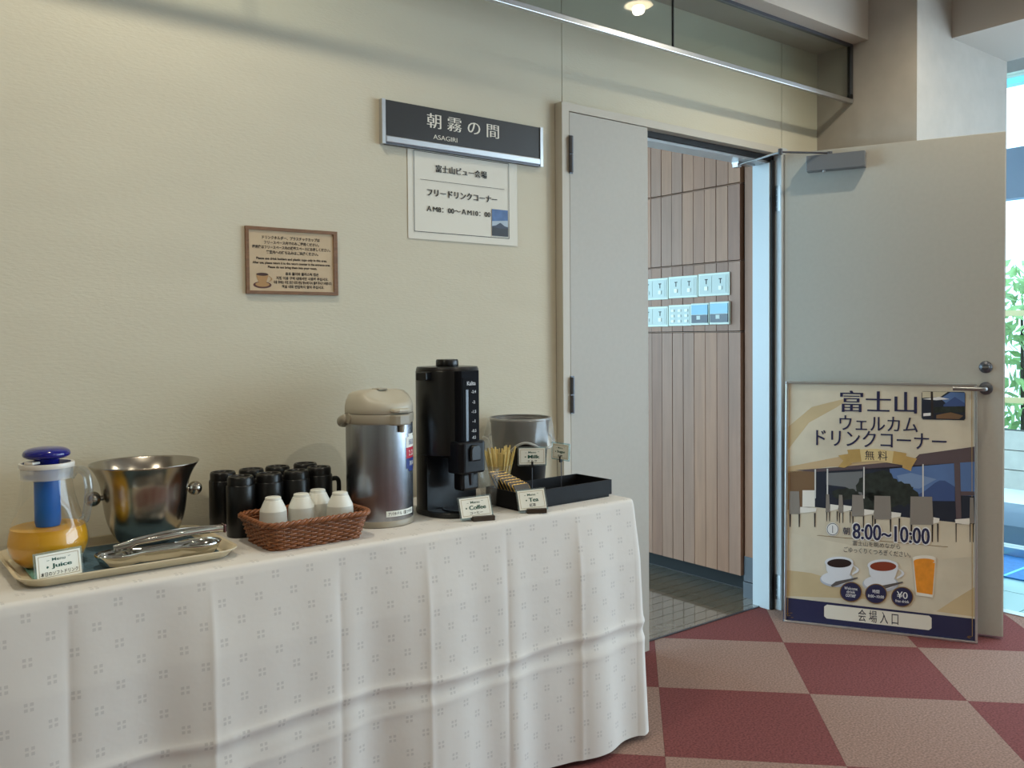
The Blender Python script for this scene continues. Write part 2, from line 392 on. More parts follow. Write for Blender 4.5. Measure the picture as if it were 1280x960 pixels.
# ------------------------------------------------------------------ hanging smoke screen glass below the beam
gs = empty('smoke_screen', (0, 0, 2.485), label='clear glass smoke screen hanging from the ceiling beam in slim metal rails', cat='glass screen')
xs = [-3.45, -2.385, -1.585, -.785, .015, .815, 1.615, 2.415, 3.56]
for a, b in zip(xs, xs[1:]):
    MB().box(a+.002, b-.002, -.173, -.167, -.243, -.005).build('pane', M_smoke, gs)
    MB().box(b-.002, b+.002, -.174, -.166, -.243, -.005).build('joint_seal', M_black, gs)
MB().box(-3.45, 3.578, -.180, -.160, -.259, -.240).build('bottom_rail', M_alu, gs, bevel=.002)
MB().box(3.562, 3.578, -.180, -.160, -.24, -.005).build('end_rail', M_dksteel, gs)
MB().box(-3.45, 3.578, -.178, -.162, -.012, 0).build('top_channel', M_dksteel, gs)
MB().box(3.556, 3.572, -.183, -.179, -.238, -.222).build('corner_clip', M_black, gs)

# ------------------------------------------------------------------ ceiling downlights
M_trim = mat('downlight_trim', (235, 230, 220), .4)
M_lamp = mat('downlight_lamp', (255, 240, 210), .5, emis=((255, 232, 190), 14))
def downlight(x, y, power, label, spot=152, rad=.025, col=(1, .91, .72)):
    t = empty('downlight', (x, y, 2.8), label=label, cat='ceiling light', group='recessed ceiling downlights')
    MB().lathe([(.088, -.001), (.088, -.006), (.074, -.004), (.068, -.0015)], 36).build('trim_ring', M_trim, t, smooth=True)
    MB().lathe([(.0001, -.002), (.066, -.002)], 36).build('lamp', M_lamp, t)
    l = bpy.data.lights.new('lamp_beam', 'SPOT'); l.energy = power; l.color = col; l.spot_size = math.radians(spot); l.spot_blend = .6; l.shadow_soft_size = rad
    o = bpy.data.objects.new('lamp_beam', l); COL.objects.link(o); o.parent = t; o.location = (0, 0, -.02)
downlight(3.10, -1.00, 32, 'recessed downlight in the ceiling near the open door, mirrored in the glass')
downlight(.55, -.64, 42, 'recessed downlight in the ceiling above the juice pitcher', rad=.06)
downlight(1.60, -2.60, 42, 'recessed downlight in the ceiling above the camera spot')
downlight(-1.0, -1.6, 40, 'recessed downlight in the ceiling towards the left wall')
downlight(3.1, -3.2, 30, 'recessed downlight in the ceiling in the middle of the lobby')

# ------------------------------------------------------------------ wall signs
sg = empty('room_sign', (1.617, -.001, 1.852), label='black wall sign with white lettering and silver edges above the paper notice', cat='sign')
MB().box(-.300, .300, -.014, 0, -.042, .066).build('face', M_sign, sg)
MB().box(-.312, -.300, -.018, 0, -.066, .067).build('end_cap', M_alu, sg)
MB().box(.300, .312, -.018, 0, -.066, .067).build('end_cap', M_alu, sg)
MB().box(-.300, .300, -.019, 0, -.060, -.040).build('bottom_rail', M_alu, sg, bevel=.003)
MB().box(-.300, .300, -.015, 0, -.0665, -.0595).build('rail_lip', M_dksteel, sg)
text('朝 霧 の 間', sg, M_signtxt, -.0135, .0265, .279, .045, -.0148, mincho=.020, weight=-.008)
text('ASAGIRI', sg, M_signtxt, -.085, -.0222, .090, .0140, -.0148, mincho=.012, weight=-.008)

pp = empty('paper_notice', (1.6145, -.001, 1.653), label='white paper notice taped below the black room sign', cat='notice')
sheet = MB()
NX, NZ = 16, 10
for j in range(NZ+1):
    for i in range(NX+1):
        u, v = i/NX, j/NZ
        yy = -.0012 - .0012*math.sin(PI*u)*(1-v)**2 - .0008*(1-v)**3*u
        sheet.v.append((-.213+.426*u, yy, -.142+.279*v))
for j in range(NZ):
    for i in range(NX):
        a = j*(NX+1)+i; sheet.f.append((a, a+1, a+NX+2, a+NX+1))
sheet.build('sheet', M_paper, pp, smooth='all', fix=False)
yq = -.0036
def frame_lines(parent, m, x0, x1, z0, z1, t, y, name='border_line'):
    for a in ((x0, x1, z0, z0+t), (x0, x1, z1-t, z1), (x0, x0+t, z0, z1), (x1-t, x1, z0, z1)):
        flat(parent, m, [(a[0], a[2]), (a[1], a[2]), (a[1], a[3]), (a[0], a[3])], y, name)
frame_lines(pp, M_blackink, -.193, .177, -.120, .130, .0018, yq)
text('富士山ビュー会場', pp, M_blackink, -.013, .082, .199, .0235, yq, mincho=.03, weight=.005)
flat(pp, M_blackink, [(-.1695, .042), (.1577, .042), (.1577, .0432), (-.1695, .0432)], yq, 'rule_line')
text('フリードリンクコーナー', pp, M_blackink, -.009, .0055, .273, .0225, yq, mincho=.03, weight=.005)
text('ＡM8：00～ＡM10：00', pp, M_blackink, -.0235, -.0456, .246, .0165, yq, mincho=.02)
M_psky = mat('photo_sky', (74, 108, 158), .5, var=(30, .2)); M_pglow = mat('photo_horizon', (170, 186, 200), .5)
M_pmt = mat('photo_mountain', (52, 62, 84), .5); M_pdark = mat('photo_dark', (34, 38, 48), .5)
ph = flat(pp, M_psky, [(.105, -.1135), (.171, -.1135), (.171, -.0262), (.105, -.0262)], yq-.0002, 'photo_print')
flat(ph, M_pglow, [(.105, -.084), (.171, -.084), (.171, -.060), (.105, -.066)], yq-.0004, 'photo_horizon')
flat(ph, M_pmt, [(.105, -.090), (.105, -.082), (.121, -.079), (.137, -.070), (.141, -.070), (.156, -.079), (.171, -.082), (.171, -.090)], yq-.0006, 'photo_mountain')
flat(ph, M_pdark, [(.105, -.1135), (.171, -.1135), (.171, -.086), (.140, -.088), (.105, -.084)], yq-.0008, 'photo_foreground')

nt_ = empty('cup_notice', (1.0235, -.001, 1.4205), label='small brown bordered notice with a coffee cup picture on the wall', cat='notice')
nt_.rotation_euler = (0, math.radians(-.3), 0)
M_nwood = mat('notice_frame_wood', (122, 86, 56), .5, var=(40, .18), stretch=(1, 1, 4)); M_nface = mat('notice_face', (196, 174, 142), .6, var=(18, .06))
MB().box(-.134, .134, -.004, 0, -.091, .091).build('board', M_nface, nt_)
for a in ((-.136, .136, .083, .092), (-.136, .136, -.092, -.083), (-.136, -.127, -.083, .083), (.124, .136, -.083, .083)):
    MB().box(a[0], a[1], -.008, 0, a[2], a[3]).build('frame_strip', M_nwood, nt_)
yn = -.0044
NINK = mat('notice_ink', (38, 28, 22), .7)
for s, x, z, w, h in (('ドリンクホルダー、プラスチックカップは', -0.0030, 0.0643, 0.1709, 0.0100),
                      ('フリースペース内でのみご使用ください。', -0.0018, 0.0505, 0.1630, 0.0100),
                      ('使用後はフリースペース内の返却スペースにお戻しください。', -0.0015, 0.0373, 0.2322, 0.0100),
                      ('客室内への持ち込みはご遠慮ください。', -0.0005, 0.0240, 0.1545, 0.0100),
                      ('Please use drink holders and plastic cups only in this area.', -0.0013, 0.0052, 0.2101, 0.0088),
                      ('After use, please return it to the return counter in the entrance area.', -0.0015, -0.0066, 0.2311, 0.0088),
                      ('Please do not bring them into your room.', -0.0006, -0.0178, 0.1460, 0.0088),
                      ('음료 홀더와 플라스틱 컵은', 0.0271, -0.0342, 0.1004, 0.0092),
                      ('지정 이용 구역 내에서만 사용해 주십시오.', 0.0284, -0.0467, 0.1569, 0.0092),
                      ('사용 후에는 지정 공간 내의 반납 장소에 다시 돌려 주시기 바랍니다.', 0.0299, -0.0582, 0.1771, 0.0092),
                      ('객실 내로 반입하지 말아 주십시오.', 0.0295, -0.0700, 0.1282, 0.0092)):
    text(s, nt_, NINK, x, z, w, h, yn, weight=.034)
M_cupc = mat('print_cup_cream', (172, 132, 84), .6); M_cupd = mat('print_cup_dark', (88, 52, 44), .6); M_cupb = mat('print_coffee', (66, 40, 28), .6)
cx0, cz0 = -.090, -.052
pr = flat(nt_, M_cupd, ell(cx0, cz0-.015, .026, .0095), yn, 'printed_saucer')
flat(pr, M_cupc, ell(cx0, cz0-.0135, .020, .0065), yn-.0002, 'printed_saucer_inner')
flat(pr, M_cupc, [(cx0-.018, cz0+.015)]+[(cx0-.018+.036*k/10, cz0+.015-.030*(1-abs(k/5-1)**2.6)) for k in range(1, 10)]+[(cx0+.018, cz0+.015)], yn-.0004, 'printed_cup')
flat(pr, M_cupb, ell(cx0, cz0+.014, .017, .0042), yn-.0006, 'printed_coffee')
hd = MB()
pts = [(cx0+.016+.009*math.sin(PI*k/8), cz0+.010-.016*k/8) for k in range(9)]
for a, b in zip(pts, pts[1:]): hd.quad((a[0], yn-.0005, a[1]), (b[0], yn-.0005, b[1]), (b[0]+.003, yn-.0005, b[1]), (a[0]+.003, yn-.0005, a[1]))
hd.build('printed_handle', M_cupc, pr, fix=False)

# ------------------------------------------------------------------ switches on the wood wall
M_plate = mat('switch_plate', (214, 226, 214), .35); M_pinner = mat('switch_insert', (190, 204, 198), .4); M_btn = mat('switch_button', (240, 246, 244), .3)
M_lcd = mat('thermostat_screen', (120, 180, 205), .2); M_lcdd = mat('thermostat_panel', (60, 70, 82), .3)
def plate(y0, y1, z0, z1, label, kind):
    # local: a plate on the wall facing -x; local Y runs along the wall
    t = empty('switch_plate' if kind != 'thermo' else 'thermostat', (3.279, (y0+y1)/2, (z0+z1)/2), label=label, cat='switch' if kind != 'thermo' else 'thermostat', group='controls on the wood wall')
    w, h = (y1-y0)/2-.001, (z1-z0)/2
    d = .012 if kind != 'thermo' else .022
    MB().box(-d*.6, 0, -w, w, -h, h).build('plate', M_plate, t, bevel=.002)
    MB().box(-d*.75, 0, -w+.008, w-.008, -h+.009, h-.009).build('insert', M_pinner, t)
    if kind == 'two':
        for s in (-1, 1):
            MB().box(-d*.85, 0, s*w*.45-w*.34, s*w*.45+w*.34, -h*.7, h*.7).build('rocker', M_pinner, t)
            MB().box(-d-.002, 0, s*w*.45-.009, s*w*.45+.009, -h*.5, -h*.5+.018).build('button', M_btn, t)
            MB().box(-d*.9, 0, s*w*.45-.0025, s*w*.45+.0025, h*.05, h*.42).build('lever_mark', M_black, t)
            MB().box(-d*.9, 0, s*w*.45-.009, s*w*.45+.009, h*.42, h*.50).build('lever_mark', M_black, t)
    elif kind == 'grid':
        for a in range(3):
            for b in range(3):
                MB().box(-d-.001, 0, -w*.6+a*w*.6-.009, -w*.6+a*w*.6+.009, -h*.55+b*h*.5-.006, -h*.55+b*h*.5+.006).build('button', M_btn, t)
    else:
        MB().box(-d*.8, 0, -w+.006, w-.006, -.002, h-.008).build('screen', M_lcd, t)
        MB().box(-d*.8, 0, -w+.006, w-.006, -h+.010, -.004).build('keypad', M_lcdd, t)
        MB().box(-d*.85, 0, -w*.1, w*.3, -h*.5, -h*.15).build('key', M_pinner, t)
plate(.252, .439, 1.393, 1.500, 'upper double switch plate nearest the doorway', 'two')
plate(.441, .627, 1.391, 1.497, 'upper double switch plate in the middle', 'two')
plate(.629, .815, 1.388, 1.495, 'upper double switch plate farthest from the doorway', 'two')
plate(.250, .366, 1.258, 1.364, 'small wall thermostat nearest the doorway', 'thermo')
plate(.368, .479, 1.257, 1.361, 'small wall thermostat beside the grid of buttons', 'thermo')
plate(.481, .627, 1.255, 1.358, 'lower switch plate with a grid of small buttons', 'grid')
plate(.629, .815, 1.253, 1.354, 'lower double switch plate half hidden by the narrow door', 'two')

# ------------------------------------------------------------------ framed poster leaning on the open door
BL = Vector((3.139, -.132, 0)); BR = Vector((3.491, -.763, 0)); PWD = (BR-BL).length; PHT = 1.012
pa = math.atan2(BR.y-BL.y, BR.x-BL.x)
po = empty('poster_board', tuple((BL+BR)/2), label='large framed welcome drink poster leaning against the open door', cat='poster')
po.rotation_euler = Matrix.Rotation(pa, 3, 'Z').to_euler()
po.matrix_world = Matrix.Translation((BL+BR)/2) @ Matrix.Rotation(pa, 4, 'Z') @ Matrix.Rotation(-math.radians(4.6), 4, 'X')
hw = PWD/2
for a in ((-hw, hw, 0, .009), (-hw, hw, PHT-.009, PHT), (-hw, -hw+.009, .009, PHT-.009), (hw-.009, hw, .009, PHT-.009)):
    MB().box(a[0], a[1], -.006, .010, a[2], a[3]).build('frame_bar', M_alu, po, bevel=.0015)
MB().box(-hw+.002, hw-.002, .006, .009, .002, PHT-.002).build('backing', M_dksteel, po)
# print colours
C_ = {}
def pc(n, c, **k):
    if n not in C_: C_[n] = mat('print_'+n, c, .35, **k)
    return C_[n]
navy = pc('navy', (38, 40, 74)); cream = pc('cream', (208, 197, 176), var=(5, .12)); creaml = pc('cream_light', (218, 206, 186), var=(6, .06)); gold = pc('gold', (186, 152, 92), var=(12, .12))
gold2 = pc('gold_light', (214, 190, 138)); dkgold = pc('gold_dark', (128, 96, 50)); wht = pc('white', (226, 224, 222)); beam = pc('beam', (92, 78, 82)); brown = pc('brown', (120, 92, 66))
night = pc('night', (34, 40, 54)); skyb = pc('sky', (88, 116, 164), var=(6, .1)); skyl = pc('sky_light', (118, 142, 180)); mnt = pc('mountain', (62, 82, 130)); tree = pc('tree', (40, 46, 42), var=(50, .35)); bld = pc('building', (112, 114, 116))
chairb = pc('chair_back', (136, 128, 120)); chairs = pc('chair_seat', (228, 222, 212)); leg = pc('chair_leg', (46, 38, 38)); floorp = pc('floor', (206, 194, 172), var=(7, .08)); coffee = pc('coffee', (42, 28, 26)); tea = pc('tea', (132, 56, 36))
cupw = pc('cup', (218, 220, 226)); cupsh = pc('cup_shadow', (182, 186, 198)); spoon = pc('spoon', (92, 86, 84)); orange = pc('orange', (226, 142, 44), var=(40, .1)); gl = pc('glass_rim', (228, 220, 206)); ink = pc('ink', (44, 42, 56))
mull = pc('mullion', (206, 204, 200)); sweep = pc('sweep', (200, 178, 140), var=(4, .12)); tan = pc('ceiling_light', (196, 168, 130))
# homography from the crop's pixel frame to poster metres
def homog(src, dst):
    A = []
    for (x, y), (X, Y) in zip(src, dst):
        A.append([x, y, 1, 0, 0, 0, -X*x, -X*y, -X]); A.append([0, 0, 0, x, y, 1, -Y*x, -Y*y, -Y])
    return np.linalg.svd(np.array(A, float))[2][-1].reshape(3, 3)
HM = homog([(28, 30), (703, 38), (703, 940), (25, 868)], [(-hw, PHT), (hw, PHT), (hw, 0), (-hw, 0)])
def Q(x, y):
    v = HM @ np.array([x, y, 1.0]); return (v[0]/v[2], v[1]/v[2])
LAY = [0]
def shp(m, pts, name, parent=None, lay=None):
    y = .0058 - .00025*(lay if lay is not None else LAY[0])
    return flat(parent or sheet_p, m, [Q(*p) for p in pts], y, name)
def ptext(s, m, x0, x1, y0, y1, mincho=0.0, weight=0.0, lay=9):
    a = Q((x0+x1)/2, (y0+y1)/2); l = Q(x0, (y0+y1)/2); rr = Q(x1, (y0+y1)/2); t = Q((x0+x1)/2, y0); b = Q((x0+x1)/2, y1)
    o = text(s, sheet_p, m, a[0], a[1], rr[0]-l[0], t[1]-b[1], .0058-.00025*lay, mincho, weight)
    return o
sheet_p = MB().box(-hw+.009, hw-.009, .0058, .0062, .009, PHT-.009).build('printed_sheet', cream, po)
# pale sweeps at top and bottom
shp(sweep, [(36, 190), (120, 120), (260, 85), (210, 120), (110, 175), (36, 270)], 'printed_sweep', lay=1)
shp(sweep, [(33, 690), (120, 700), (260, 740), (330, 790), (33, 780)], 'printed_sweep', lay=1)
shp(sweep, [(694, 745), (620, 790), (560, 830), (694, 848)], 'printed_sweep', lay=1)
# the room photograph
shp(floorp, [(34, 470), (694, 500), (694, 640), (500, 655), (300, 610), (33, 560)], 'printed_floor', lay=1)
shp(tan, [(36, 330), (230, 292), (500, 300), (694, 262), (694, 300), (400, 322), (180, 330), (36, 352)], 'printed_ceiling', lay=2)
shp(beam, [(60, 342), (220, 330), (480, 305), (500, 285), (694, 258), (694, 312), (440, 332), (130, 348)], 'printed_beam', lay=3)
shp(brown, [(36, 345), (130, 345), (130, 470), (36, 480)], 'printed_pillar', lay=2)
shp(night, [(130, 347), (694, 311), (694, 528), (400, 500), (130, 470)], 'printed_window', lay=3)
shp(bld, [(172, 352), (300, 345), (300, 430), (240, 400), (172, 392)], 'printed_building', lay=4)
shp(skyb, [(395, 336), (625, 316), (625, 452), (470, 448), (400, 380)], 'printed_sky', lay=4)
shp(skyb, [(642, 314), (694, 311), (694, 430), (642, 428)], 'printed_sky', lay=4)
shp(skyl, [(420, 360), (470, 350), (520, 362), (560, 372), (500, 405), (440, 400)], 'printed_cloud', lay=5)
shp(mnt, [(470, 440), (520, 412), (556, 384), (572, 376), (590, 377), (612, 390), (625, 398), (625, 452), (470, 450)], 'printed_mountain', lay=5)
shp(night, [(430, 447), (625, 448), (694, 430), (694, 470), (430, 470)], 'printed_ground', lay=6)
rnd = random.Random(3)
def blob(cx, cy, rx, ry, n=30): return [(cx+rx*math.cos(2*PI*k/n)*rnd.uniform(.78, 1.12), cy+ry*math.sin(2*PI*k/n)*rnd.uniform(.78, 1.12)) for k in range(n)]
shp(tree, blob(350, 395, 72, 52), 'printed_tree', lay=6); shp(tree, blob(430, 425, 66, 45), 'printed_tree', lay=7); shp(tree, blob(240, 425, 50, 22), 'printed_tree', lay=6)
shp(tree, blob(350, 455, 70, 40), 'printed_tree', lay=6)
for x, w in ((133, 5), (176, 5), (305, 5), (513, 5)): shp(mull, [(x-w/2, 345-x*.05), (x+w/2, 345-x*.05), (x+w/2, 440), (x-w/2, 440)], 'printed_mullion', lay=8)
shp(beam, [(622, 314), (643, 313), (648, 528), (630, 526)], 'printed_pillar', lay=8)
shp(beam, [(642, 414), (694, 414), (694, 428), (642, 428)], 'printed_rail', lay=8)
shp(chairs, [(88, 412), (132, 412), (132, 470), (88, 470)], 'printed_tablecloth', lay=8)
for (bx0, bx1, bt, bb, sx1, st, sb, lb) in ((40, 80, 415, 495, 138, 470, 492, 540), (170, 186, 425, 488, 216, 460, 484, 520), (215, 233, 427, 490, 262, 463, 487, 525), (262, 306, 427, 502, 341, 477, 499, 545),
                                         (340, 402, 430, 512, 436, 486, 508, 555), (467, 549, 432, 530, 571, 504, 527, 590), (676, 694, 435, 525, 625, 507, 530, 590)):
    LAY[0] = 10
    cs = shp(chairb, [(bx0+2, bt), (bx1-4, bt+1), (bx1, bb), (bx0, bb)], 'printed_chair', lay=10)
    if sx1 > bx1: shp(chairs, [(bx1, st), (sx1, st+4), (sx1-2, sb-6), (bx1, sb)], 'printed_seat', cs, 10)
    else: shp(chairs, [(bx0, st), (sx1, st+4), (sx1+2, sb-6), (bx0, sb)], 'printed_seat', cs, 10)
    lo, hi = min(bx0, sx1), max(bx1, sx1); w = max(4, (hi-lo)*.06)
    for lx in (lo+2, bx1-w if sx1 > bx1 else bx0, hi-w-3): shp(leg, [(lx, bb-4), (lx+w, bb-4), (lx+w*.8, lb), (lx+w*.2, lb)], 'printed_leg', cs, 9)
# titles
ptext('富士山', navy, 218, 490, 64, 140, mincho=.020, weight=-.004)
ptext('ウェルカム', navy, 216, 493, 152, 204, mincho=.014, weight=-.003)
ptext('ドリンクコーナー', navy, 130, 590, 205, 262, mincho=.014, weight=-.003)
shp(gold, [(214, 290), (262, 282), (262, 320), (236, 333), (214, 330), (232, 308)], 'printed_ribbon_tail', lay=10)
shp(gold, [(492, 300), (445, 290), (440, 332), (470, 344), (474, 330)], 'printed_ribbon_tail', lay=10)
shp(gold2, [(246, 270), (350, 266), (455, 282), (446, 324), (350, 308), (256, 316)], 'printed_ribbon', lay=11)
shp(gold, [(246, 270), (290, 267), (296, 311), (256, 316)], 'printed_ribbon_shade', lay=12); shp(gold, [(455, 282), (410, 274), (404, 316), (446, 324)], 'printed_ribbon_shade', lay=12)
ptext('無 料', ink, 308, 388, 273, 306, mincho=.006, weight=-.004, lay=13)
# inset photograph
ins = shp(night, [(512, 65), (658, 67), (662, 72), (662, 160), (657, 166), (513, 163), (508, 157), (508, 70)], 'printed_inset', lay=10)
shp(pc('awning', (196, 186, 160)), [(510, 66), (600, 67), (575, 84), (510, 88)], 'printed_awning', ins, 11)
shp(skyb, [(575, 90), (610, 68), (660, 70), (660, 108), (600, 112)], 'printed_sky', ins, 11); shp(mnt, [(585, 112), (625, 84), (660, 106), (660, 118), (585, 118)], 'printed_mountain', ins, 12)
shp(wht, [(512, 92), (570, 84), (606, 92), (560, 96)], 'printed_parasol', ins, 12); shp(leg, [(540, 66), (548, 66), (550, 160), (542, 160)], 'printed_post', ins, 13)
shp(tree, [(552, 120), (660, 116), (660, 138), (552, 140)], 'printed_hedge', ins, 12); shp(brown, [(560, 148), (610, 138), (655, 150), (640, 162), (560, 160)], 'printed_deck', ins, 12); shp(wht, [(514, 142), (540, 140), (540, 150), (514, 152)], 'printed_table', ins, 13)
# times
ck = shp(wht, [(p[0], p[1]) for p in ell(195, 547, 22, 23)], 'printed_clock', lay=12); shp(ink, ell(195, 547, 20, 21), 'printed_clock_ring', ck, 13); shp(wht, ell(195, 547, 18, 19), 'printed_clock_face', ck, 14)
shp(ink, [(194, 535), (196, 535), (196, 560), (194, 560)], 'printed_clock_hand', ck, 15)
ptext('朝', navy, 231, 256, 540, 566, mincho=.01, lay=13)
ptext('8:00~10:00', wht, 259, 539, 530, 593, mincho=.03, weight=.035, lay=12)
ptext('8:00~10:00', navy, 263, 535, 534, 589, mincho=.022, weight=.004, lay=13)
shp(dkgold, [(140, 568), (600, 606), (600, 607.5), (140, 569.5)], 'printed_rule', lay=11)
ptext('富士山を眺めながら', ink, 265, 432, 592, 609, lay=12); ptext('ごゆっくりくつろぎください。', ink, 233, 468, 616, 635, lay=12)
# cups and glass
def pcup(cx, cy, liquid, k=1.0):
    s = shp(cupsh, ell(cx-8, cy+62*k, 62*k, 28*k), 'printed_saucer', lay=12); shp(cupw, ell(cx-10, cy+58*k, 56*k, 24*k), 'printed_saucer_top', s, 13)
    hnd = [(cx+48*k+26*k*math.sin(PI*t/8), cy+8+38*k*t/8) for t in range(9)]
    shp(cupw, hnd+[(p[0]-9*k, p[1]-2) for p in reversed(hnd)][1:-1], 'printed_handle', s, 14)
    shp(cupw, [(cx-50*k, cy), (cx-46*k, cy+30*k), (cx-28*k, cy+58*k), (cx-8*k, cy+66*k), (cx+18*k, cy+64*k), (cx+40*k, cy+44*k), (cx+54*k, cy+6)], 'printed_cup', s, 15)
    shp(cupw, ell(cx, cy, 53*k, 21*k), 'printed_rim', s, 16); shp(liquid, ell(cx+1, cy+3, 45*k, 16*k), 'printed_drink', s, 17)
    shp(spoon, [(cx-30*k, cy+84*k), (cx-12*k, cy+70*k), (cx+68*k, cy+54*k), (cx+70*k, cy+58*k), (cx-8*k, cy+84*k), (cx-26*k, cy+90*k)], 'printed_spoon', s, 18)
pcup(218, 662, coffee, .95); pcup(372, 672, tea, 1.02)
js = shp(gl, [(476, 643), (558, 650), (548, 782), (488, 774)], 'printed_glass', lay=12); shp(orange, [(480, 656), (555, 662), (546, 772), (491, 764)], 'printed_juice', js, 13)
shp(gl, ell(517, 647, 41, 11), 'printed_rim', js, 14); shp(orange, ell(517, 656, 36, 9), 'printed_juice_top', js, 15)
for cx_, cy_, ls in ((260, 764, (('Welcome', -12, 46), ('drink', 0, 30), ('corner', 13, 36))), (348, 770, (('時間', -8, 24), ('8:00~10:00', 9, 56))), (440, 780, (('¥0', -6, 38), ('free drink', 15, 48)))):
    bd = shp(dkgold, ell(cx_, cy_, 39, 35), 'printed_badge_ring', lay=19); shp(navy, ell(cx_, cy_, 36, 32), 'printed_badge', bd, 20)
    for s, dy, wd_ in ls:
        hh = 24 if s == '¥0' else (10 if len(s) > 2 else 13)
        ptext(s, wht, cx_-wd_/2, cx_+wd_/2, cy_+dy-hh/2, cy_+dy+hh/2, mincho=.01, lay=21)
# navy foot band
shp(navy, [(26, 785), (703, 856), (703, 950), (20, 880)], 'printed_band', lay=2)
ob = [(176, 809), (534, 845), (543, 853), (543, 888), (533, 895), (175, 857), (166, 849), (166, 816)]
pb = shp(pc('ivory', (222, 214, 200)), ob, 'printed_box', lay=3)
ptext('会 場 入 口', ink, 285, 426, 830, 872, mincho=.008, lay=4)
for pts in ([(40, 56), (41.5, 56), (38.5, 850), (37, 850)], [(684, 60), (686, 60), (686, 915), (684, 915)]): shp(gold, pts, 'printed_gold_line', lay=5)
for cx_, cy_ in ((45, 848), (678, 918)):
    for k in range(5): shp(dkgold, ell(cx_+rnd.uniform(-9, 9), cy_+rnd.uniform(-9, 9), 5, 1.3, 10), 'printed_ornament', lay=5)

# ------------------------------------------------------------------ table and cloth
TZ = .72
tb = empty('folding_table', (1.0, -.272, 0), label='long folding table hidden under the white tablecloth', cat='table')
MB().box(-.865, .865, -.195, .21, .69, .715).build('table_top', M_wood[0], tb)
for sx in (-.8, .8):
    for sy in (-.16, .16): MB().tube([(sx, sy, 0), (sx, sy, .69)], .014, 10).build('leg', M_dksteel, tb, smooth=True)

def cloth_material():
    m = mat('tablecloth_white', (218, 214, 208), .75, sheen=.2, spec=.25)
    nt = m.node_tree; N = nt.nodes; L = nt.links; b = N['Principled BSDF']
    uvn = N.new('ShaderNodeUVMap'); uvn.uv_map = 'UVMap'
    sp = N.new('ShaderNodeSeparateXYZ'); L.new(uvn.outputs[0], sp.inputs[0])
    def mth(op, a, bb=None, clampv=False):
        n = N.new('ShaderNodeMath'); n.operation = op; n.use_clamp = clampv
        for k, x in enumerate((a, bb)):
            if x is None: continue
            if isinstance(x, (int, float)): n.inputs[k].default_value = x
            else: L.new(x, n.inputs[k])
        return n.outputs[0]
    P = .081
    def motif(ou, ov):
        masks = []
        for axis, off in ((sp.outputs[0], ou), (sp.outputs[1], ov)):
            t = mth('ABSOLUTE', mth('SUBTRACT', mth('FRACT', mth('ADD', mth('DIVIDE', axis, P), off)), .5))
            inside = mth('LESS_THAN', t, .0082/P); gap = mth('GREATER_THAN', t, .0020/P)
            masks += [inside, gap]
        a = masks[0]
        for q in masks[1:]: a = mth('MULTIPLY', a, q)
        return a
    mk = mth('MAXIMUM', motif(0, 0), motif(.5, .5))
    mx = N.new('ShaderNodeMix'); mx.data_type = 'RGBA'; mx.inputs[6].default_value = srgb(218, 214, 208); mx.inputs[7].default_value = srgb(200, 196, 191)
    L.new(mk, mx.inputs[0]); L.new(mx.outputs[2], b.inputs['Base Color'])
    no = N.new('ShaderNodeTexNoise'); no.inputs['Scale'].default_value = 9; no.inputs['Detail'].default_value = 4; L.new(uvn.outputs[0], no.inputs[0])
    bp = N.new('ShaderNodeBump'); bp.inputs['Strength'].default_value = .10; bp.inputs['Distance'].default_value = .02
    L.new(no.outputs['Fac'], bp.inputs['Height']); L.new(bp.outputs[0], b.inputs['Normal'])
    return m
M_cloth = cloth_material()
X0, X1, YF, YB = .10, 1.888, -.489, -.045
creases = [(.25, -1), (.522, 1), (.82, -1), (1.052, 1), (1.303, -1), (1.553, 1), (1.803, 1)]
cb = MB(); cb.uv = []
RC = .012       # rounding over the table edge
def skirt_disp(x, z):
    d = max(0, (TZ-z)/TZ)
    w = d**.7*(.014*math.sin(x*2*PI/.52+.6) + .008*math.sin(x*2*PI/.27+2.1) + .004*math.sin(x*2*PI/.16+.3+z*2))
    for xc, sg_ in creases:
        xk = xc - .012*d
        w += sg_*.0055*math.exp(-abs(x-xk)/.016)*min(1, d*5) + .0045*math.exp(-((x-xk-.03)/.03)**2)*d
    zc = .362 + .010*math.sin(x*3.1)+.006*math.sin(x*9)
    w += .0060*math.exp(-abs(z-zc)/.010) - .004*math.exp(-((z-zc+.026)/.016)**2)
    w += .0030*math.exp(-abs(z-.300-.004*math.sin(x*7))/.010)
    return w + .016*d + .012*min(1, d*4)
# perimeter: left side, front, right side
per = []
def add(x, y, nx, ny): per.append((x, y, nx, ny))
n_side = 40
for k in range(n_side): add(X0, YB+(YF+.02-YB)*k/n_side, -1, 0)
for k in range(6): a = PI+PI/2*k/6; add(X0+.02+.02*math.cos(a), YF+.02+.02*math.sin(a), math.cos(a), math.sin(a))
NXF = 420
for k in range(NXF+1): add(X0+.02+(X1-X0-.04)*k/NXF, YF, 0, -1)
for k in range(1, 7): a = 1.5*PI+PI/2*k/6; add(X1-.02+.02*math.cos(a), YF+.02+.02*math.sin(a), math.cos(a), math.sin(a))
for k in range(1, n_side+1): add(X1, YF+.02+(YB-YF-.02)*k/n_side, 1, 0)
s = 0; arc = [0]
for a, b in zip(per, per[1:]): s += math.hypot(b[0]-a[0], b[1]-a[1]); arc.append(s)
rows = [('r', k/5) for k in range(6)] + [('d', TZ-RC-(TZ-RC-.018)*(k/110)) for k in range(1, 111)]
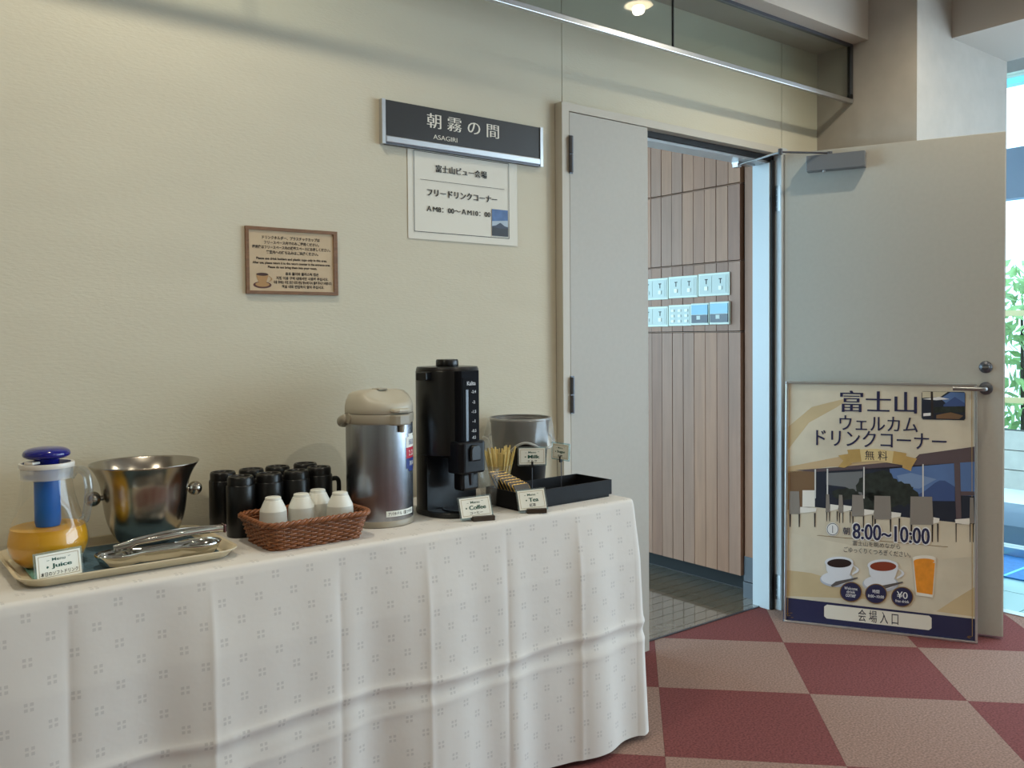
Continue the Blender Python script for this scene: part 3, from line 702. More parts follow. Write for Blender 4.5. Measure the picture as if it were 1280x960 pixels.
for kind, q in rows:
    for (x, y, nx, ny), sa in zip(per, arc):
        if kind == 'r':
            an = q*PI/2; off = -RC+RC*math.sin(an); z = TZ-RC+RC*math.cos(an); z -= 1e-5
        else:
            z = q; off = skirt_disp(sa-.43, z) if abs(ny) > .5 else .018*(TZ-z)/TZ + skirt_disp(sa-.43, z)*.6
            if abs(nx) > .2 and abs(ny) > .2: off += .012*((TZ-z)/TZ)
            off = max(off, 0)
        cb.v.append((x+nx*off, y+ny*off, z)); cb.uv.append((sa, z if kind == 'd' else TZ-RC+(1-q)*RC*PI/2))
n = len(per)
for j in range(len(rows)-1):
    for k in range(n-1): cb.f.append((j*n+k, j*n+k+1, (j+1)*n+k+1, (j+1)*n+k))
# top sheet: fan of rows between left/right sides
top0 = len(cb.v)
TX, TY = 60, 24
for j in range(TY+1):
    for i in range(TX+1):
        x = X0+RC+(X1-X0-2*RC)*i/TX; y = YF+RC+(YB-YF-RC)*j/TY
        cb.v.append((x, y, TZ)); cb.uv.append((x-X0-.02+arc[46], TZ-RC+RC*PI/2+y-YF-RC))
for j in range(TY):
    for i in range(TX): a = top0+j*(TX+1)+i; cb.f.append((a, a+1, a+TX+2, a+TX+1))
cloth = cb.build('tablecloth', M_cloth, smooth='all', fix=False, label='white cloth with small square motifs draped over the long table to the floor', cat='tablecloth')

# ------------------------------------------------------------------ things on the table
def dirto(x, y): v = Vector((-x, -W-y)); return v.normalized()

# tray
M_tray = mat('beige_tray', (214, 200, 170), .45)
tr = MB(); n = 56
def rr_pts(hx, hy, r, z, nn=12): return [(p[0], p[1], z) for p in rrect(-hx, hx, -hy, hy, r, nn)]
loops = [rr_pts(.187, .135, .030, .000), rr_pts(.201, .149, .040, .003), rr_pts(.213, .161, .048, .016), rr_pts(.2195, .1675, .052, .020), rr_pts(.2195, .1675, .052, .0225),
         rr_pts(.213, .161, .048, .0215), rr_pts(.199, .147, .038, .006), rr_pts(.187, .135, .030, .0045)]
def loft(b, loops, capa=True, capb=True):
    i = len(b.v); m = len(loops[0])
    for l in loops: b.v += l
    for j in range(len(loops)-1):
        for k in range(m): k2 = (k+1) % m; b.f.append((i+j*m+k, i+j*m+k2, i+(j+1)*m+k2, i+(j+1)*m+k))
    if capa: b.f.append(tuple(i+k for k in reversed(range(m))))
    if capb: b.f.append(tuple(i+(len(loops)-1)*m+k for k in range(m)))
    return b
TRX, TRY = .490, -.268
loft(tr, loops).build('serving_tray', M_tray, smooth=True, loc=(TRX, TRY, TZ+.0002), label='beige rectangular serving tray under the pitcher and ice bucket', cat='tray')
# mat on tray
M_mat = mat('blue_grey_towel', (78, 106, 122), .9, var=(160, .15), bump=(260, .4, .003)); M_mat2 = mat('teal_towel_edge', (112, 160, 146), .9, bump=(260, .4, .003))
mt = empty('tray_towel', (TRX, TRY, TZ+.0048), label='blue grey folded towel lying in the beige tray', cat='towel')
loft(MB(), [rr_pts(.177, .118, .02, 0), rr_pts(.179, .120, .02, .0015), rr_pts(.177, .118, .02, .003)]).build('towel_top', M_mat, mt, smooth=True, loc=(.008, 0, .0024))
lb_ = MB()
loft(lb_, [rr_pts(.018, .120, .012, 0), rr_pts(.020, .122, .012, .003), rr_pts(.018, .12, .012, .006)]); lb_.build('folded_edge', M_mat2, mt, smooth=True, loc=(-.164, -.002, .0003), rot=(0, math.radians(0), 0))
TT = TZ+.0048+.0054+.0003      # surface of the towel

# pitcher
px_, py_ = .352, -.262
pt = empty('juice_pitcher', (px_, py_, TT), math.radians(0), label='glass pitcher of orange juice with a blue lid and blue core', cat='pitcher'); pt.scale = (.915, .915, .915)
outer = [(.046, 0), (.060, .006), (.077, .024), (.085, .047), (.0855, .062), (.081, .085), (.071, .115), (.062, .145), (.0555, .180), (.0525, .205), (.0525, .226)]
def smoothprof(p, k=4):
    out = []
    for i in range(len(p)-1):
        p0 = p[max(0, i-1)]; p1 = p[i]; p2 = p[i+1]; p3 = p[min(len(p)-1, i+2)]
        for t in range(k):
            t /= k
            out.append(tuple(.5*((2*p1[c])+(-p0[c]+p2[c])*t+(2*p0[c]-5*p1[c]+4*p2[c]-p3[c])*t*t+(-p0[c]+3*p1[c]-3*p2[c]+p3[c])*t**3) for c in (0, 1)))
    return out+[p[-1]]
op = smoothprof(outer)
MB().lathe([(.0001, .0)]+op, 48).build('glass_body', M_glass, pt, smooth='all')
M_juice = mat('orange_juice', (222, 162, 26), .35, var=(14, .05))
jp = [(max(.0001, r-.003), max(z, .003)) for r, z in op if z <= .090]
MB().lathe([(.0001, .003)]+jp+[(jp[-1][0], .090), (.0001, .090)], 48).build('juice', M_juice, pt, smooth=True)
M_core = mat('blue_core', (4, 100, 190), .3); M_lid = mat('blue_lid', (10, 18, 120), .12, coat=.5)
MB().lathe([(.0001, .0905), (.025, .0905), (.0275, .10), (.0275, .205), (.0275, .224)], 32, cap1=True).build('ice_core', M_core, pt, smooth=True)
M_cuff = mat('white_collar', (226, 222, 214), .35); M_cuff2 = clear('collar_skirt', (.95, .95, .93), .03, .2, .45)
MB().lathe([(.0535, .226), (.0575, .226), (.0585, .231), (.0575, .237), (.0505, .237), (.0500, .228)], 40).build('collar', M_cuff, pt, smooth=True)
MB().lathe([(.0540, .200), (.0545, .226)], 40).build('collar_skirt', M_cuff2, pt, smooth=True)
MB().lathe([(.0275, .2), (.046, .2025), (.0495, .206), (.0275, .2065)], 40).build('core_flange', M_core, pt, smooth=True)
ld = MB().lathe(smoothprof([(.0275, .224), (.0275, .246), (.040, .2475), (.0485, .252), (.0500, .258), (.046, .265), (.034, .2705), (.016, .273), (.0001, .2735)], 3), 40)
ld.build('lid', M_lid, pt, smooth=True)
MB().box(-.052, -.030, -.012, .012, .238, .243).build('spout_flap', M_cuff, pt, bevel=.001, rot=(0, 0, math.radians(35)))
hang = math.radians(-32)
hpt = smoothprof([(.052, .202), (.062, .217), (.077, .218), (.0885, .203), (.092, .175), (.0905, .148), (.087, .122), (.081, .102), (.072, .106)], 4)
MB().tube([(a*math.cos(hang), a*math.sin(hang), z) for a, z in hpt], [.0095]*len(hpt), 12).build('handle', clear('handle_glass', (.84, .86, .86), .10, .02, .06, .95), pt, smooth='all')

# menu cards ------------------------------------------------------------
M_card = mat('menu_card', (238, 240, 232), .6); M_goldline = mat('card_gold_line', (150, 128, 70), .6); M_wdk = mat('dark_wood_stand', (58, 46, 34), .5, var=(60, .2), stretch=(1, 8, 8))
def card(name, loc, rz, tilt, w, h, title, sub, label, roll=0, stand=None, stem=None, subw=.6, subh=.15, jp_h=None, tw=.5):
    t = empty(name, loc, label=label, cat='menu card', group='small menu cards on the drinks table')
    t.matrix_world = Matrix.Translation(loc) @ Matrix.Rotation(rz, 4, 'Z')
    R = Matrix.Rotation(-tilt, 4, 'X') @ Matrix.Rotation(roll, 4, 'Y')
    zb = stem if stem else (.006 if stand else .001)
    c = MB().box(-w/2-.004, w/2+.004, -.0012, .0012, 0, h+.008).build('acrylic_sleeve', M_acryl, t)
    c.matrix_local = Matrix.Translation((0, 0, zb)) @ R
    MB().box(-w/2, w/2, -.0022, -.0014, .004, h+.004).build('card', M_card, c)
    y = -.0025
    frame_lines(c, M_goldline, -w/2+.004, w/2-.004, .008, h, .0008, y)
    text('Menu', c, M_greenink, 0, h*.83, w*.30, h*.12, y, weight=.015)
    flat(c, M_greenink, [(-w*.27, h*.80), (-w*.21, h*.80), (-w*.21, h*.815), (-w*.27, h*.815)], y, 'dash'); flat(c, M_greenink, [(w*.21, h*.86), (w*.27, h*.86), (w*.27, h*.875), (w*.21, h*.875)], y, 'dash')
    text(title, c, M_greenink, w*.06, h*.56, w*tw, h*.21, y, mincho=.03, weight=.01)
    flat(c, M_greenink, [(-w*(tw/2+.00)-w*.03+w*.035*math.cos(a)*(1 if k % 2 else .55), h*.55+w*.035*math.sin(a)*(1 if k % 2 else .55)) for k, a in enumerate([2*PI*q/12 for q in range(12)])], y, 'flower_mark')
    text(sub, c, M_blackink, 0, h*.29, w*subw, h*subh, y, weight=.012)
    if stand:
        MB().box(-w*.36+stand, w*.36+stand, -.012, .012, 0, .0125).build('wooden_stand', M_wdk, t, bevel=.001)
    if stem:
        MB().tube([(0, .003, .006), (0, .003, stem+h*.25)], .0014, 6).build('stem', M_dksteel, t)
        MB().box(-.003, .003, -.0035, .006, stem-.006, stem+.012).build('clip', M_black, t)
        MB().lathe([(.0001, 0), (.02, 0), (.02, .003), (.003, .006), (.0001, .006)], 24).build('base', M_black, t, smooth=True)
    return t
VR = -math.atan2(1, 1)
def facing(x, y): return math.atan2(-W-y, -x) + PI/2     # rotation that turns -y front towards the camera
card('menu_card', (.349, -.3935, TT-.004), facing(.35, -.39)+.40, .16, .086, .050, 'Juice', '本日のソフトドリンク', 'small menu card reading Juice in front of the pitcher', subw=.84, subh=.17, tw=.46)
card('menu_card', (1.336, -.446, TZ+.0005), facing(1.36, -.43)+.30, .35, .084, .052, 'Coffee', 'コーヒー', 'small menu card reading Coffee in front of the black coffee server', roll=math.radians(-3), stand=.016, subw=.42, subh=.13, tw=.56)
card('menu_card', (1.515, -.462, TZ+.0005), facing(1.53, -.44)+.20, .40, .076, .054, 'Tea', '紅茶', 'small menu card reading Tea in front of the black box', roll=math.radians(-4), stand=.008, subw=.24, subh=.17, tw=.36)

# ice bucket
bk = empty('ice_bucket', (.569, -.190, TT), label='polished steel ice bucket with ball knobs on the tray', cat='ice bucket')
M_chrome = mat('polished_steel', (176, 170, 160), .22, 1, bump=(6, .03, .01))
bp_ = smoothprof([(.040, 0), (.055, .006), (.068, .022), (.080, .046), (.087, .072), (.091, .10), (.0945, .13), (.099, .150), (.108, .170), (.120, .188)], 4)
inn_ = [(max(.0001, r-.0022), z+.001) for r, z in reversed(bp_)]
MB().lathe([(.0001, .0)]+bp_+[(.1195, .1895)]+inn_+[(.0001, .002)], 64).build('bucket_body', M_chrome, bk, smooth='all')
for sx in (-1, 1):
    kb = MB().sphere((0, 0, 0), .0172, 24, 14).build('knob', M_chrome, bk, smooth='all', loc=(sx*.1135, 0, .116))
    MB().tube([(-sx*.015, 0, 0), (-sx*.024, 0, 0)], .006, 12).build('knob_stem', M_chrome, kb, smooth=True)

# double dish and tongs in front of the bucket
M_shiny = mat('shiny_steel', (200, 200, 196), .10, 1)
ds = empty('double_dish', (.548, -.374, TT), math.radians(-3), label='shiny steel double dish holding the tongs at the tray front', cat='dish')
def dish_loop(k, z):
    out = []; D, RR, NK = .080, .050, .030
    for i in range(72):
        a = 2*PI*i/72; q = RR*RR-(D*math.sin(a))**2
        r_ = D*abs(math.cos(a))+math.sqrt(q) if q > 0 else 0
        r_ = max(r_, NK/max(.30, abs(math.sin(a))))
        x, y = r_*math.cos(a), r_*math.sin(a)*.80
        xs_ = (1 if x > 0 else -1)*D*min(1, abs(x)/.04)
        out.append((xs_+(x-xs_)*k, y*k, z))
    return out
loft(MB(), [dish_loop(.50, 0), dish_loop(.76, .005), dish_loop(.93, .020), dish_loop(1.0, .028), dish_loop(.985, .0285), dish_loop(.91, .020), dish_loop(.74, .007), dish_loop(.50, .003)]).build('dish_body', M_shiny, ds, smooth='all')
tg = empty('ice_tongs', (.576, -.374, TT+.0295), math.radians(-3), label='steel ice tongs lying across the double dish', cat='tongs')
for s_ in (-1, 1):
    arm = MB(); N_ = 22
    for j in range(N_+1):
        t = j/N_; x = -.120+.230*t
        yy = s_*(.006+.013*math.sin(PI*min(1, t*1.1))*(1-t*.3)); w = .0085+.004*t; zz = .010+.011*t+.006*math.sin(PI*t)
        if t < .16: w *= 1.45; zz -= .004
        for k in range(8):
            a = 2*PI*k/8; arm.v.append((x, yy+.0022*math.cos(a), zz+w*.6*math.sin(a)))
    for j in range(N_):
        for k in range(8): k2 = (k+1) % 8; arm.f.append((j*8+k, j*8+k2, (j+1)*8+k2, (j+1)*8+k))
    arm.build('arm', M_shiny, tg, smooth='all')
    for q in range(4): MB().tube([(-.115+q*.010, s_*.010, .006), (-.118+q*.010, s_*.002, -.001)], [.0028, .0012], 6).build('claw_tooth', M_shiny, tg, smooth=True)
MB().box(.106, .112, -.011, .011, .012, .031).build('spring_bend', mat('brown_reflection_steel', (140, 112, 110), .2, 1), tg, bevel=.002)  # purple-brown reflection on the stainless bend is put into its colour

# black mugs, upside down
M_mug = mat('black_plastic_mug', (9, 9, 11), .34)
def make_mug(rz):
    t = empty('insulated_mug', (0, 0, 0), rz)
    MB().lathe([(.0001, 0), (.0325, 0), (.034, .002), (.034, .030), (.0345, .031), (.0345, .124), (.033, .127)], 40).build('mug_body', M_mug, t, smooth=True)
    MB().lathe([(.0315, .127), (.0315, .143), (.029, .1475), (.024, .1475), (.0225, .144), (.012, .1435), (.0001, .145)], 40).build('mug_foot', M_mug, t, smooth=True)
    hp2 = smoothprof([(.033, .112), (.046, .113), (.0525, .107), (.054, .095), (.0535, .075), (.051, .062), (.044, .057), (.033, .057)], 3)
    MB().tube([(a, 0, z) for a, z in hp2], .0042, 8, flat=1.5).build('handle', M_mug, t, smooth=True)
    return t
def copy_tree(o, parent=None):
    c = o.copy(); COL.objects.link(c); c.parent = parent
    for ch in list(o.children): copy_tree(ch, c)
    return c
mug0 = make_mug(0)
mugs = [(.779, -.112, 'back row black mug at the far left end', 1.2), (.853, -.114, 'back row black mug second from the left', 1.6), (.925, -.112, 'back row black mug third from the left', 1.5), (1.006, -.108, 'back row black mug nearest the steel air pot', 1.0),
        (.787, -.213, 'front row black mug beside the tongs, leftmost', .9), (.860, -.213, 'front row black mug second from the left, behind the basket', 1.35), (.9325, -.214, 'front row black mug third from the left, behind the basket', 1.4), (1.0055, -.193, 'front row black mug with its handle showing, beside the air pot', -.15)]
for k, (x, y, lab, rz) in enumerate(mugs):
    m_ = mug0 if k == 0 else copy_tree(mug0)
    m_.location = (x, y, TZ); m_.rotation_euler = (0, 0, rz); tag(m_, lab, 'mug', 'black insulated mugs standing upside down')

# wicker basket
M_wick = mat('brown_wicker', (138, 84, 48), .45, var=(90, .3), coat=.2)
BX, BY = .893, -.3495
bs = empty('wicker_basket', (BX, BY, TZ), label='brown woven wicker basket holding white cups', cat='basket')
def per_pt(s, hx, hy, r):
    """point and normal at fraction s of a rounded rectangle"""
    pts = rrect(-hx, hx, -hy, hy, r, 10); L = [0]
    for a, b in zip(pts, pts[1:]+pts[:1]): L.append(L[-1]+math.hypot(b[0]-a[0], b[1]-a[1]))
    d = (s % 1)*L[-1]
    for i in range(len(pts)):
        if L[i+1] >= d:
            a = pts[i]; b = pts[(i+1) % len(pts)]; t = (d-L[i])/max(1e-9, L[i+1]-L[i])
            nx, ny = b[1]-a[1], -(b[0]-a[0]); ln = math.hypot(nx, ny) or 1
            return a[0]+t*(b[0]-a[0]), a[1]+t*(b[1]-a[1]), nx/ln, ny/ln
    return pts[0][0], pts[0][1], 1, 0
NS = 46; NR = 12
wv = MB()
for r_ in range(NR):
    t = r_/(NR-1); z = .003+.054*t; hx = .116+.014*t; hy = .079+.012*t; pts = []
    for k in range(NS*4):
        x, y, nx, ny = per_pt(k/(NS*4), hx, hy, .030); o_ = .0022*math.cos(PI*k/4*1.0 + (PI if r_ % 2 else 0))
        pts.append((x+nx*o_, y+ny*o_, z))
    wv.tube(pts, .0025, 6, closed=True, flat=1.05)
wv.build('woven_wall', M_wick, bs, smooth='all', kind='stuff')
st = MB()
for k in range(NS):
    a = per_pt((k+.0)/NS, .116, .079, .030); b = per_pt((k+.0)/NS, .130, .091, .030)
    st.tube([(a[0], a[1], .001), (b[0], b[1], .060)], .0016, 5)
st.build('stakes', M_wick, bs, smooth='all', kind='stuff')
for ph_ in (0, 2*PI/3, 4*PI/3):
    pts = []
    for k in range(NS*4):
        x, y, nx, ny = per_pt(k/(NS*4), .133, .094, .032); a = 2*PI*k/9.2+ph_
        pts.append((x+nx*.0040*math.cos(a), y+ny*.0040*math.cos(a), .0625+.0040*math.sin(a)))
    MB().tube(pts, .0036, 6, closed=True).build('rim_strand', M_wick, bs, smooth='all')
loft(MB(), [[(p[0], p[1], .001) for p in rrect(-.114, .114, -.077, .077, .03, 8)], [(p[0], p[1], .006) for p in rrect(-.114, .114, -.077, .077, .03, 8)]]).build('basket_floor', M_wick, bs)

# white cups upside down in the basket
M_cup = mat('white_plastic_cup', (228, 228, 220), .35); M_cupm = mat('white_plastic_matte', (206, 206, 198), .55)
def make_cup():
    t = empty('plastic_cup', (0, 0, 0))
    MB().lathe([(.0345, 0), (.0350, .002), (.0325, .045), (.0312, .0705)], 40).build('cup_wall', M_cupm, t, smooth=True)
    MB().lathe([(.0312, .0705), (.0300, .0745), (.0205, .0950)], 40).build('cup_shoulder', M_cup, t, smooth=True)
    MB().lathe([(.0205, .0950), (.0190, .0955), (.0190, .0985), (.0186, .099), (.0186, .1015), (.0165, .1030), (.0001, .1030)], 40).build('cup_foot', M_cup, t, smooth=True)
    return t
cup0 = make_cup()
for k, (x, y, z, lab) in enumerate(((.819, -.337, .0065, 'white upside down plastic cup at the left end of the basket'), (.890, -.338, .0065, 'white upside down plastic cup in the middle front of the basket'),
                                    (.947, -.309, .0065, 'white upside down plastic cup at the back, half hidden by another cup'), (.972, -.380, .0065, 'white upside down plastic cup at the right end of the basket'))):
    c = cup0 if k == 0 else copy_tree(cup0)
    c.location = (x, y, TZ+z); tag(c, lab, 'cup', 'white cups in the wicker basket')

# air pot
M_brush = mat('brushed_steel', (162, 165, 172), .27, 1, aniso=.7, var=(3, .12), stretch=(30, 30, .3)); M_beige = mat('beige_plastic', (182, 176, 160), .4); M_beige2 = mat('beige_plastic_dark', (158, 151, 136), .4)
AX, AY = 1.133, -.290
ap = empty('air_pot', (AX, AY, TZ), label='brushed steel air pot with beige push lid', cat='air pot')
fa = facing(AX, AY)           # local -y faces camera
ap.rotation_euler = (0, 0, fa+math.radians(38))   # local -y is the spout side
MB().lathe([(.0001, 0), (.085, 0), (.088, .002), (.0885, .014), (.0865, .017)], 56).build('base_ring', M_beige2, ap, smooth=True)
MB().lathe([(.0865, .016), (.0870, .020), (.0875, .268)], 64).build('steel_body', M_brush, ap, smooth=True)
MB().lathe([(.0875, .264), (.0895, .266), (.0905, .270), (.0905, .287), (.0890, .2895)], 56).build('collar', M_beige2, ap, smooth=True)
lidb = MB(); NA = 56
prof = [(.0880, .2905, 0), (.0895, .293, 0), (.0892, .306, 0), (.0865, .3220, .15), (.0790, .3390, .45), (.0700, .3460, .75), (.045, .3500, .95), (.0001, .3515, 1)]
for r_, z_, tl in prof:
    for k in range(NA):
        a = 2*PI*k/NA; x, y = r_*math.cos(a), r_*math.sin(a)
        lidb.v.append((x, y - .010*tl*0, z_ - max(0, -y-.022)*.75*tl - max(0, y-.03)*.10*tl))
for j in range(len(prof)-1):
    for k in range(NA): k2 = (k+1) % NA; lidb.f.append((j*NA+k, j*NA+k2, (j+1)*NA+k2, (j+1)*NA+k))
lidb.build('lid', M_beige, ap, smooth='all')
# spout block and spout under the collar
MB().prism([(-.034, -.078), (-.027, -.098), (-.014, -.105), (.014, -.105), (.027, -.098), (.034, -.078)], 'z', .262, .289).build('spout_block', M_beige2, ap, bevel=.004)
MB().prism([(-.036, -.06), (-.028, -.096), (-.014, -.103), (.014, -.103), (.028, -.096), (.036, -.06)], 'z', .293, .304).build('lid_nose', M_beige, ap, bevel=.005)
MB().lathe([(.006, .243), (.0075, .262)], 16, 0, -.093, cap0=True).build('spout', M_beige2, ap, smooth=True)
MB().box(-.015, .015, -.018, .012, .3490, .3530).build('push_button', M_beige2, ap, bevel=.002)
# bail handle folded down at the back
bh = smoothprof([(-.090, .0, .272), (-.094, .045, .270), (-.078, .095, .262), (-.040, .118, .256), (0, .122, .255)], 4) if False else None
hp3 = []
for k in range(25):
    a = PI*k/24; hp3.append((-.094*math.cos(a), .016+.092*math.sin(a), .280-.024*math.sin(a)))
MB().tube(hp3, .0075, 10, flat=1.5).build('bail_handle', M_beige2, ap, smooth='all')
for sx in (-1, 1): MB().lathe([(.0001, 0), (.013, 0), (.013, .006), (.0001, .006)], 20).build('handle_pivot', M_beige2, ap, smooth=True, loc=(sx*.088, .012, .279), rot=(0, sx*PI/2, 0))
def curved(parent, name, m, r, a0, a1, z0, z1, nn=12, shear=0):
    b = MB()
    for k in range(nn+1):
        a = a0+(a1-a0)*k/nn
        for z in (z0, z1): b.v.append((r*math.sin(a), -r*math.cos(a), z+shear*k/nn))
    for k in range(nn): b.f.append((2*k, 2*k+2, 2*k+3, 2*k+1))
    return b.build(name, m, parent, smooth='all', fix=False)
def wrap_text(s, parent, m, r, a, z, width, height, mincho=0, weight=0, name='lettering'):
    v, f = text_mesh(s, mincho, weight)
    x0 = min(p[0] for p in v); x1 = max(p[0] for p in v); y0 = min(p[1] for p in v); y1 = max(p[1] for p in v)
    b = MB()
    for p in v:
        an = a+((p[0]-(x0+x1)/2)*width/(x1-x0))/r; b.v.append((r*math.sin(an), -r*math.cos(an), z+(p[1]-(y0+y1)/2)*height/(y1-y0)))
    b.f = f; return b.build(name, m, parent, fix=False)
# angles measured from the spout direction; the camera sees about -62 degrees
lab = curved(ap, 'name_label', M_card, .0880, math.radians(-28), math.radians(32), .028, .043)
wrap_text('アパホテル（富士中央）', lab, M_blackink, .0883, math.radians(2), .0355, .082, .010, weight=.01)
M_red = mat('sticker_red', (196, 40, 66), .4); M_blu = mat('sticker_blue', (36, 56, 130), .4)
SA = math.radians(30); s0, s1 = math.radians(-17), math.radians(17)
stk = curved(ap, 'sticker', M_card, .0880, SA+s0, SA+s1, .200, .228); curved(stk, 'sticker_red', M_red, .0881, SA+s0, SA+s1, .172, .2005); curved(stk, 'sticker_blue', M_blu, .0881, SA+s0, SA+s1, .146, .1725); curved(stk, 'sticker_tip', M_blu, .0880, SA+s0*.6, SA+s1*.6, .138, .147); curved(stk, 'sticker_crown', M_card, .0880, SA+s0*.6, SA+s1*.6, .228, .236)
wrap_text('保温', stk, M_blu, .0884, SA, .214, .030, .014); wrap_text('2.2L', stk, M_card, .0885, SA, .186, .030, .014); wrap_text('清潔', stk, M_card, .0885, SA, .159, .026, .012)

# coffee server
M_cof = mat('black_server', (9, 10, 13), .3); M_cof2 = mat('black_server_gloss', (8, 10, 16), .36, spec=.25); M_gauge = mat('server_gauge', (70, 82, 96), .15); M_gwin = mat('gauge_plate', (10, 13, 20), .7, spec=.12)
SX, SY = 1.350, -.288
cs_ = empty('coffee_server', (SX, SY, TZ), label='tall black coffee server with a level gauge and tap', cat='coffee server')
cs_.rotation_euler = (0, 0, facing(SX, SY)+math.radians(38))
base_o = [(p[0], p[1]) for p in rrect(-.090, .090, -.116, .090, .0895, 14)]
MB().prism([(p[0], p[1]) for p in base_o], 'z', 0, .016).build('drip_base', M_cof, cs_, bevel=.004)
grl = MB().lathe([(.0001, .0165), (.050, .0165), (.052, .019), (.056, .019), (.056, .016)], 36, 0, -.062).build('drip_tray', M_cof2, cs_, smooth=True)
# lower column: back half
low = [( .088*math.cos(a), .088*math.sin(a)) for a in [math.radians(-12)+ (PI+math.radians(24))*k/30 for k in range(31)]]
MB().prism(low, 'z', .014, .165).build('rear_column', M_cof, cs_)
MB().lathe([(.0001, .160), (.080, .160), (.088, .166), (.0880, .392), (.0865, .396)], 64).build('tank', M_cof, cs_, smooth=True)
MB().lathe([(.0865, .396), (.0870, .398), (.084, .4045), (.0001, .406)], 64).build('top_plate', M_cof, cs_, smooth=True)
MB().lathe([(.0305, .404), (.0315, .406), (.0315, .420), (.0295, .4245), (.0001, .4255)], 40).build('top_knob', M_cof, cs_, smooth=True)
MB().box(-.112, -.080, -.004, .030, .370, .392).build('lid_catch', M_cof, cs_, bevel=.003, rot=(0, 0, math.radians(20)))
pan = [(-.038, -.074), (-.036, -.094), (-.030, -.100), (.030, -.100), (.036, -.094), (.038, -.074)]
MB().prism(pan, 'z', .185, .395).build('front_panel', M_gwin, cs_, bevel=.002)
MB().prism([(-.050, -.06), (-.046, -.104), (-.036, -.116), (.036, -.116), (.046, -.104), (.050, -.06)], 'z', .118, .205).build('tap_housing', M_cof2, cs_, bevel=.006)
MB().box(-.026, .026, -.1012, -.099, .200, .375).build('gauge_window', M_gwin, cs_)
MB().box(-.018, -.008, -.1030, -.099, .205, .345).build('gauge_tube', M_gauge, cs_, bevel=.001)
tpz = MB().prism([(-.018, .152), (-.018, .185), (-.010, .196), (.010, .196), (.018, .185), (.018, .152)], 'y', -.124, -.110).build('tap_lever', M_cof, cs_, bevel=.004)
MB().lathe([(.010, .085), (.012, .118)], 20, 0, -.092, cap0=True).build('tap_spout', M_cof, cs_, smooth=True)
MB().box(-.030, .030, -.100, -.060, .07, .12).build('tap_body', M_cof, cs_, bevel=.008)
M_sil = mat('silver_print', (196, 198, 200), .4)
for s, z, w in (('-2.4', .338, .016), ('-2', .310, .010), ('-1.5', .284, .016), ('-1', .258, .010), ('-0.5', .232, .016), ('-0.2', .214, .013)):
    text(s, cs_, M_sil, .011, z, w, .008, -.1016, weight=.02)
text('Kalita', cs_, M_sil, .003, .361, .030, .011, -.1016, weight=.02)

# waste bin lined with a plastic bag
M_bin = mat('black_bin', (20, 20, 22), .4)
bn = empty('waste_bin', (1.722, -.142, TZ), label='black bin lined with a clear plastic bag behind the black box', cat='bin'); bn.scale = (1.06, 1.06, 1.06)
MB().lathe([(.0001, 0), (.070, 0), (.072, .003), (.0885, .205), (.091, .2055), (.091, .212), (.0865, .212), (.0862, .205), (.068, .004), (.0001, .004)], 48).build('bin_body', M_bin, bn, smooth=True)
MB().lathe([(.0905, .211), (.0925, .2135), (.0925, .217), (.0895, .2185), (.0870, .216)], 48).build('bin_rim', M_steel, bn, smooth=True)
bg_ = MB(); NB = 72
for j in range(13):
    t = j/12
    for k in range(NB):
        a = 2*PI*k/NB
        lo = .145 + .014*math.sin(a*3+1) + .010*math.sin(a*5) - .018*math.cos(a-4.0)
        if t < .2: r_, z_ = .080+.0135*t/.2, .205+.016*t/.2
        else:
            q = (t-.2)/.8; z_ = .221-(.221-lo)*q; r_ = .0945+.008*q+.0045*math.sin(a*7+q*3)*q+.003*math.sin(a*13)*q
        bg_.v.append((r_*math.cos(a), r_*math.sin(a), z_))
for j in range(12):
    for k in range(NB): k2 = (k+1) % NB; bg_.f.append((j*NB+k, j*NB+k2, (j+1)*NB+k2, (j+1)*NB+k))
bag = bg_.build('bag_liner', M_bag, bn, smooth='all')
M_bagrim = clear('plastic_bag_hem', (.85, .85, .84), .08, .3, .35)
hm = []
for k in range(NB):
    v = bg_.v[12*NB+k]; hm.append((v[0]*1.0, v[1]*1.0, v[2]+.004))
MB().tube(hm, .004, 6, closed=True).build('bag_hem', M_bagrim, bag, smooth='all')

